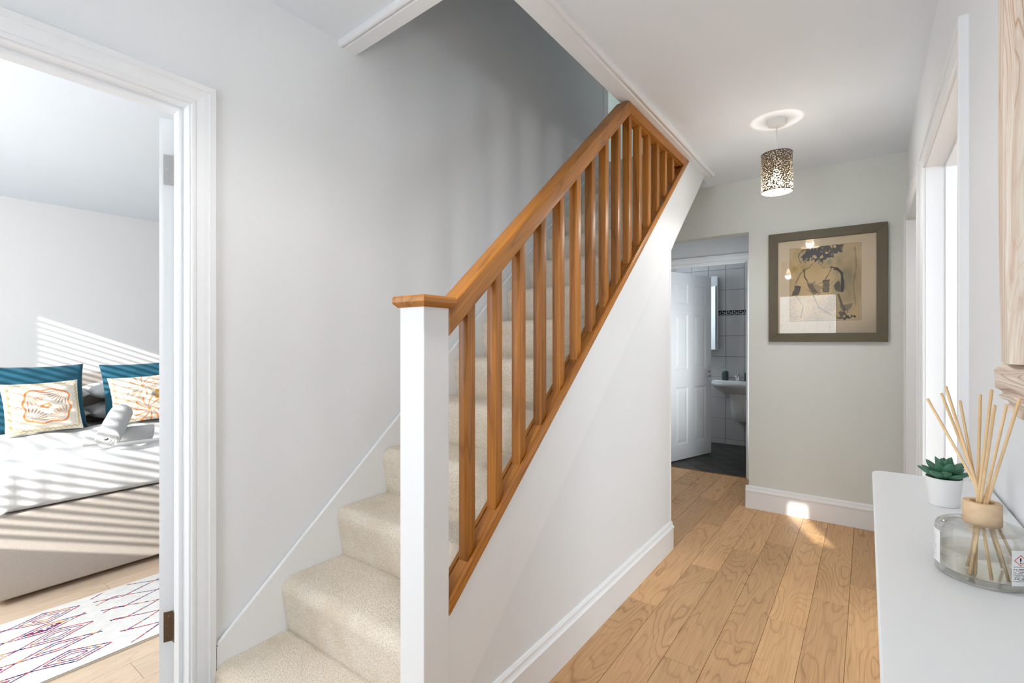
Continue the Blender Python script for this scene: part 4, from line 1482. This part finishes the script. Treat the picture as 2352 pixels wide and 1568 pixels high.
lathe('bottle', [(0.0, 0.0), (0.034, 0.0), (0.037, 0.006), (0.037, 0.085), (0.034, 0.100), (0.022, 0.112), (0.014, 0.116), (0.0, 0.116)], M_GREEN, so, Matrix.Translation(sb), 32)
lathe('pump_collar', [(0.0, 0.116), (0.014, 0.116), (0.014, 0.132), (0.006, 0.134), (0.005, 0.158), (0.0, 0.158)], M_CHROME, so, Matrix.Translation(sb), 20)
tube('pump_spout', [sb + Vector((0.008, 0, 0.160)), sb + Vector((-0.012, -0.01, 0.160)), sb + Vector((-0.03, -0.022, 0.152))], 0.006, M_CHROME, so, 10)
cu = Vector((-1.14, 6.295, 0.793))
cupo = lathe('toothbrush_cup', [(0.0, 0.0), (0.034, 0.0), (0.038, 0.006), (0.040, 0.098), (0.037, 0.098), (0.034, 0.008), (0.0, 0.008)], M_GREEN, None, Matrix.Translation(cu), 32)
tag(cupo, 'dark green tumbler at the right end of the basin', 'tumbler')
# mirrored cabinet beside the door
mc = thing('mirror_cabinet', (-1.62, 6.3, 1.165), 'mirrored bathroom cabinet half hidden behind the open door', 'cabinet')
box('cabinet_body', -1.93, -1.49, 6.27, 6.385, 1.165, 2.06, M_GLOSS, mc, 0.002)
ma = math.radians(9)
Mm = Matrix.Translation((-1.47, 6.255, 1.165)) @ Matrix.Rotation(ma, 4, 'Z')
box('mirror_door', -0.46, 0.0, -0.016, 0.0, 0.0, 0.895, M_GLOSS, mc, 0.001, Mm)
box('mirror_glass', -0.457, -0.003, -0.018, -0.016, 0.003, 0.892, M_MIRROR, mc, 0, Mm)

# ------------------------------------------------------------------ bedroom: bed
bed = thing('bed', (-4.4, 1.15, 0), 'fabric divan bed with upholstered headboard in the sunlit bedroom', 'bed')
M_DIVAN = fabric('grey_beige_linen', rgb(200, 191, 182), 380, 0.6, 0.18)
M_SHEET = fabric('white_cotton', (0.76, 0.76, 0.755, 1), 90, 0.12, 0.02, 0.9, 0.004)
M_TOWEL = fabric('white_terry', (0.74, 0.74, 0.735, 1), 420, 1.0, 0.12, 1.0, 0.004)
BY0, BY1, BX0, BX1 = 0.40, 1.92, -5.42, -3.322
box('divan_base', BX0, BX1, BY0, BY1, 0.025, 0.43, M_DIVAN, bed, 0.02, None, True, 3)
box('mattress', BX0 + 0.01, BX1 - 0.012, BY0 + 0.01, BY1 - 0.01, 0.436, 0.585, M_SHEET, bed, 0.04, None, True, 3)
box('headboard', -5.498, -5.42, BY0 - 0.02, BY1 + 0.02, 0.1, 1.0, M_DIVAN, bed, 0.02, None, True, 3)
for (x, y) in ((BX1 - 0.1, BY0 + 0.1), (BX1 - 0.1, BY1 - 0.1), (BX0 + 0.1, BY0 + 0.1), (BX0 + 0.1, BY1 - 0.1)):
    lathe('foot', [(0.0, 0.0), (0.02, 0.0), (0.025, 0.03), (0.0, 0.03)], M_BLACK, bed, Matrix.Translation((x, y, 0)), 12)

# duvet: draped sheet with rounded front, soft folds
def duvet_pos(a, b):
    """a: 0 head .. 1 hem over the foot ; b across (Y)"""
    Ltop, Lr, Ld = 1.45, 0.11, 0.115
    s = a * (Ltop + Lr + Ld)
    y = BY0 - 0.015 + (BY1 - BY0 + 0.03) * b
    xe = BX1 + 0.006
    r = 0.07
    if s < Ltop:
        x = xe - r - (Ltop - s)
        z = 0.608 + 0.037 * min(1, s / Ltop) ** 2
    elif s < Ltop + Lr:
        q = (s - Ltop) / Lr * math.pi / 2
        x = xe - r + r * math.sin(q)
        z = 0.645 - r + r * math.cos(q)
    else:
        x = xe + 0.002
        z = 0.645 - r - (s - Ltop - Lr)
    # soft diagonal folds near the foot corner, and a shallow ridge across the top
    f = 0.010 * math.sin(7 * (x * 0.8 - y) + 2.0 * math.sin(3 * y)) + 0.006 * math.sin(23 * (y + 0.4 * x))
    rg = (x + 3.58) + (y - 0.45) * 0.62
    z += f * (0.8 if s < Ltop else 0.2) + 0.022 * math.exp(-(rg / 0.05) ** 2) * (1 if s < Ltop else 0)
    if s >= Ltop:
        x += 0.4 * f + 0.008 * math.exp(-((b - 0.0) / 0.16) ** 2) * math.sin(60 * y)
    ed = min(b, 1 - b)
    if ed < 0.05:
        z -= 0.11 * (1 - ed / 0.05) ** 2
    return (x, y, max(z, 0.437))


nu, nv = 110, 90
dv_, df_ = [], []
for j in range(nv):
    for i in range(nu):
        dv_.append(duvet_pos(i / (nu - 1), j / (nv - 1)))
df_ = [(j * nu + i, j * nu + i + 1, (j + 1) * nu + i + 1, (j + 1) * nu + i) for j in range(nv - 1) for i in range(nu - 1)]
du = mk('duvet', dv_, df_, M_SHEET, None, None, 'all')
md = du.modifiers.new('thickness', 'SOLIDIFY'); md.thickness = 0.012; md.offset = -1
tag(du, 'plain white duvet spread over the bed and hanging at its foot', 'duvet')


def cushion_fn(W, H, T, sag=0.06):
    def f(s, t, side):
        a, b = 2 * s - 1, 2 * t - 1
        e = (max(0, 1 - a * a) * max(0, 1 - b * b)) ** 0.42
        x = W / 2 * a * (1 - sag * (1 - b * b) * abs(a))
        y = H / 2 * b * (1 - sag * (1 - a * a) * abs(b))
        wr = 0.004 * math.sin(9 * a + 5 * b) * e + 0.003 * math.sin(17 * b - 6 * a) * e
        return (x, y, side * (T / 2 * e + wr))
    return f


def cushion(name, W, H, T, loc, lean, yaw, mat, label, cat, group, colf=None, n=40, sag=0.06, roll=0.0):
    """stands on its lower edge facing +X; lean tips it back"""
    fn = cushion_fn(W, H, T, sag)
    # local: x -> -Y.., y -> up, z -> +X
    B = Matrix(((0, 0, 1, 0), (1, 0, 0, 0), (0, 1, 0, 0), (0, 0, 0, 1)))
    M = Matrix.Translation(Vector(loc)) @ Matrix.Rotation(yaw, 4, 'Z') @ Matrix.Rotation(-lean, 4, 'Y') @ Matrix.Rotation(roll, 4, 'X') @ B
    vs, fs, nn = [], [], n
    idx = {}
    for side in (1, -1):
        for j in range(nn):
            for i in range(nn):
                edge = i in (0, nn - 1) or j in (0, nn - 1)
                if side == -1 and edge:
                    idx[(side, i, j)] = idx[(1, i, j)]
                    continue
                idx[(side, i, j)] = len(vs)
                vs.append(fn(i / (nn - 1), j / (nn - 1), side))
        for j in range(nn - 1):
            for i in range(nn - 1):
                q = (idx[(side, i, j)], idx[(side, i + 1, j)], idx[(side, i + 1, j + 1)], idx[(side, i, j + 1)])
                fs.append(q if side == 1 else q[::-1])
    o = mk(name, vs, fs, mat, None, M, 'all', recenter=False)
    if colf is not None:
        S = np.array([(v[0] / W + 0.5) for v in vs]); T_ = np.array([(v[1] / H + 0.5) for v in vs])
        c = s2l(np.clip(colf(S, T_), 0, 255))
        at_ = o.data.color_attributes.new('print', 'FLOAT_COLOR', 'POINT')
        at_.data.foreach_set('color', np.concatenate([c, np.ones((len(c), 1))], 1).astype(np.float32).ravel())
    tag(o, label, cat, group)
    return o


M_TEALV = fabric('teal_velvet', rgb(42, 98, 120), 300, 0.3, 0.25, 0.8)


def emb_medallion(S, T):
    col = np.full(S.shape + (3,), 0.0) + np.array([228, 222, 210])
    x, y = (S - 0.52), (T - 0.5)
    n = vnoise(S, T, 18, 11)
    # zigzag border bands
    e = np.minimum(np.minimum(S, 1 - S), np.minimum(T, 1 - T))
    along = np.where(np.minimum(S, 1 - S) < np.minimum(T, 1 - T), T, S)
    zz = 0.07 + 0.025 * (np.abs((along * 14) % 1.0 - 0.5) * 2 - 0.5)
    col[np.abs(e - zz) < 0.010] = (206, 180, 120)
    col[np.abs(e - 0.125) < 0.003] = (222, 206, 180)
    # rounded square medallion with fans
    m = (np.abs(x / 0.29) ** 4 + np.abs(y / 0.31) ** 4) ** 0.25
    dq = np.abs(m - 1.0 + 0.05 * np.sin(np.arctan2(y, x) * 8))
    col[dq < 0.045] = (222, 140, 84)
    for sx in (-1, 1):
        for sy in (-1, 1):
            cx, cy = 0.24 * sx, 0.26 * sy
            r = np.hypot(x - cx, y - cy)
            a = np.arctan2(y - cy, x - cx)
            fan = (np.abs(((a * 14 / (2 * math.pi)) * 2.0) % 1.0 - 0.5) > 0.36) & (r < 0.24) & (m < 0.95)
            col[fan] = (176, 128, 110) if sx * sy > 0 else (214, 150, 104)
    r0 = np.hypot(x, y)
    col[(np.abs(x) / 0.15 + np.abs(y) / 0.06 < 0.9) & (n > 0.35)] = (222, 158, 96)
    sp_ = np.abs((r0 * 26 - np.arctan2(y, x) / (2 * math.pi)) % 1.0 - 0.5)
    for cx, cy in ((-0.1, 0.13), (0.12, -0.12), (0.33, 0.02), (-0.36, -0.02)):
        r = np.hypot(x - cx, y - cy); a = np.arctan2(y - cy, x - cx)
        s_ = np.abs((r * 42 - a / (2 * math.pi)) % 1.0 - 0.5) < 0.16
        col[s_ & (r < 0.055)] = (196, 150, 120)
    return col


def emb_feathers(S, T):
    col = np.full(S.shape + (3,), 0.0) + np.array([228, 220, 206])
    n = vnoise(S, T, 12, 21)
    e = np.minimum(S, T)
    along = np.where(S < T, T, S)
    zz = 0.07 + 0.03 * (np.abs((along * 12) % 1.0 - 0.5) * 2 - 0.5)
    col[np.abs(e - zz) < 0.010] = (216, 178, 130)
    for cx, cy, a0, rr_, c in ((0.45, 0.75, 2.4, 0.22, (206, 150, 110)), (0.80, 0.85, 0.5, 0.22, (222, 150, 84)), (0.50, 0.25, 0.6, 0.26, (224, 140, 80)), (0.85, 0.30, 2.2, 0.24, (210, 170, 120)), (0.22, 0.45, 1.2, 0.2, (214, 180, 140))):
        r = np.hypot((S - cx) * 1.1, T - cy); a = np.arctan2(T - cy, (S - cx) * 1.1)
        fan = (np.abs(((a - a0) * 11 / (2 * math.pi) + r * 3) % 1.0 - 0.5) > 0.39) & (r < rr_)
        col[fan] = c
        col[r < 0.03] = c
    for cx, cy, c in ((0.60, 0.55, (150, 140, 128)), (0.66, 0.60, (202, 158, 84)), (0.70, 0.52, (150, 140, 128)), (0.64, 0.48, (190, 140, 70))):
        col[np.hypot(S - cx, T - cy) < 0.05] = c
    for cx, cy in ((0.42, 0.5), (0.82, 0.56), (0.3, 0.3), (0.68, 0.2), (0.36, 0.64)):
        r = np.hypot(S - cx, T - cy); a = np.arctan2(T - cy, S - cx)
        col[(np.abs((r * 38 - a / (2 * math.pi)) % 1.0 - 0.5) < 0.15) & (r < 0.06)] = (190, 160, 134)
    return col


M_EMB = printed('embroidered_cotton', 0.9, 0.5, 260)
for i, (y, lab) in enumerate(((0.80, 'white pillow lying lowest behind the left teal cushion'), (1.49, 'white pillow lying lowest behind the right teal cushion'))):
    for k in range(2):
        lab2 = lab if k == 0 else lab.replace('lowest', 'on top of another')
        B = Matrix.Translation((-5.20, y, 0.685 + 0.172 * k)) @ Matrix.Rotation(0.04 * (1 if k else -1), 4, 'Y')
        fn = cushion_fn(0.42, 0.68, 0.17, 0.03)
        nn = 30
        vs, fs, idx = [], [], {}
        for side in (1, -1):
            for j in range(nn):
                for q in range(nn):
                    if side == -1 and (q in (0, nn - 1) or j in (0, nn - 1)):
                        idx[(side, q, j)] = idx[(1, q, j)]
                        continue
                    idx[(side, q, j)] = len(vs)
                    vs.append(fn(q / (nn - 1), j / (nn - 1), side))
            for j in range(nn - 1):
                for q in range(nn - 1):
                    f4 = (idx[(side, q, j)], idx[(side, q + 1, j)], idx[(side, q + 1, j + 1)], idx[(side, q, j + 1)])
                    fs.append(f4 if side == 1 else f4[::-1])
        o = mk('pillow', vs, fs, M_SHEET, None, B, 'all', recenter=False)
        tag(o, lab2, 'pillow', 'white pillows at the head of the bed')
cushion('teal_cushion', 0.56, 0.50, 0.15, (-4.93, 0.815, 0.845), 0.20, 0.06, M_TEALV, 'large teal velvet cushion at the left of the bed', 'cushion', 'teal cushions on the bed')
cushion('teal_cushion', 0.56, 0.50, 0.15, (-4.93, 1.475, 0.845), 0.20, -0.05, M_TEALV, 'large teal velvet cushion at the right of the bed', 'cushion', 'teal cushions on the bed', roll=0.04)
cushion('embroidered_cushion', 0.42, 0.37, 0.13, (-4.73, 0.815, 0.797), 0.26, 0.10, M_EMB, 'cream cushion embroidered with an orange square medallion', 'cushion', 'embroidered cushions on the bed', emb_medallion, 120, roll=0.02)
cushion('embroidered_cushion', 0.46, 0.38, 0.13, (-4.73, 1.425, 0.806), 0.28, -0.06, M_EMB, 'cream cushion embroidered with orange feather swirls', 'cushion', 'embroidered cushions on the bed', emb_feathers, 120, roll=0.05)


# rolled towels: spiral cross-section swept along the axis
def towel(name, p0, p1, r, label):
    p0, p1 = Vector(p0), Vector(p1)
    ax = (p1 - p0)
    L = ax.length
    q = ax.to_track_quat('Z', 'Y').to_matrix().to_4x4()
    M = Matrix.Translation(p0) @ q
    turns, n = 3.6, 110
    th = r / (turns + 0.5)
    spine = []
    for i in range(n + 1):
        u = i / n
        a = u * turns * 2 * math.pi
        rad = th * 0.5 + (r - th * 0.9) * u
        spine.append((rad * math.cos(a), rad * math.sin(a)))
    outer, inner = [], []
    for i in range(n + 1):
        x, y = spine[i]
        rr_ = math.hypot(x, y)
        k = 0.38 * th if i < n - 4 else 0.38 * th * (n - i) / 5
        outer.append(((rr_ + k) * x / rr_, (rr_ + k) * y / rr_))
        inner.append(((rr_ - k) * x / rr_, (rr_ - k) * y / rr_))
    loop = outer + inner[::-1]
    m = len(loop)
    vs, fs = [], []
    zs = [(0.0, 0.93), (0.006, 0.985), (0.02, 1.0), (L * 0.5, 1.01), (L - 0.02, 1.0), (L - 0.006, 0.985), (L, 0.93)]
    for z, s in zs:
        for i, (x, y) in enumerate(loop):
            dz = 0.006 * math.sin(i * 0.21) if z in (0.0, L) else 0
            vs.append((x * s, y * s, z + dz))
    for i in range(len(zs) - 1):
        for k in range(m):
            k2 = (k + 1) % m
            fs.append((i * m + k, i * m + k2, (i + 1) * m + k2, (i + 1) * m + k))
    # end faces as strips between the outer and inner turns
    for base in (0, (len(zs) - 1) * m):
        for k in range(n):
            fs.append((base + k, base + k + 1, base + m - 2 - k, base + m - 1 - k))
    o = mk(name, vs, fs, M_TOWEL, None, M, True, recenter=False)
    return tag(o, label, 'towel', 'rolled towels on the bed')


towel('rolled_towel', (-3.66, 0.80, 0.697), (-3.63, 1.13, 0.697), 0.052, 'rolled white towel lying flat under the other towel roll')
towel('rolled_towel', (-3.40, 0.845, 0.724), (-3.71, 0.99, 0.826), 0.064, 'rolled white towel leaning across the other towel roll')

# ------------------------------------------------------------------ rug
def rug_print(S, T):
    W, Lr = 0.645, 1.50
    x = S * W            # 0 near bed .. W near door
    y = T * Lr           # along the room
    yy = y - 0.62        # so that 0 lies at the break between the two bands
    n = vnoise(S * 2, T * 5, 9, 31)
    n2 = vnoise(S * 8, T * 20, 9, 33)
    col = np.zeros(S.shape + (3,)) + np.array([240, 239, 236]) - (vnoise(S * 3, T * 7, 10, 35)[..., None] - 0.5) * 10
    pal = np.array([(38, 46, 112), (150, 38, 110), (52, 92, 140), (226, 158, 84), (90, 40, 100), (214, 80, 90)])
    pick = (np.floor(n * 9.0 + n2 * 0.8)).astype(int) % 6
    cc = pal[pick]
    centers = [0.075, 0.19, 0.305, 0.42, 0.545]
    for k, cx in enumerate(centers):
        dx = np.abs(x - cx + 0.012 * np.sin(yy * 11 + k))
        # first band: concentric double diamonds in chains
        yb_ = yy + 0.02 * (k % 2)
        per = 0.245
        u = ((-yb_) % per) / per
        big = (k + np.floor((-yb_) / per)) % 2 == 0
        tri = 1 - np.abs(u - 0.5) * 2
        hw = np.where(big, 0.056, 0.040) * tri
        A = yy < -0.0
        thick = 0.0040 + 0.0016 * (n2 - 0.5)
        l1 = np.abs(dx - hw) < thick
        l2 = (np.abs(dx - (hw - 0.017)) < thick * 0.85) & (hw > 0.017)
        l3 = (np.abs(dx - (hw - 0.034)) < thick * 0.8) & (hw > 0.036) & big & (k % 2 == 0)
        fill = (~big) & (dx < hw - 0.012) & (n2 > 0.42) & (k % 3 != 0)
        m = A & (l1 | l2 | l3 | fill)
        col[m] = cc[m]
        # second band: crossing zigzag lines
        Bm = yy > 0.045
        tri2 = np.abs(((yy + 0.03 * k) / 0.30) % 1.0 - 0.5) * 2
        m2 = Bm & ((np.abs(dx - 0.075 * (1 - tri2)) < thick))
        col[m2] = cc[m2]
    e = np.minimum(np.minimum(x, W - x), np.minimum(y, Lr - y))
    col[e < 0.015] = (238, 237, 234)
    return col


rug = thing('rug', (-2.778, 0.8, 0), 'white bedroom runner rug with coloured diamond line pattern', 'rug')
M_RUGB = fabric('rug_backing', rgb(214, 206, 192), 500, 0.4, 0.1)
box('rug_body', -3.10, -2.455, 0.03, 1.53, 0.0, 0.008, M_RUGB, rug, 0.003, None, True)
M_RUG = printed('woven_rug_print', 0.95, 0.4, 420)
painted('pile_surface', lambda s, t: (-3.099 + 0.643 * s, 0.031 + 1.498 * t, 0.0095 + 0.0008 * math.sin(9 * t + 4 * s)), rug_print, 215, 470, M_RUG, rug)
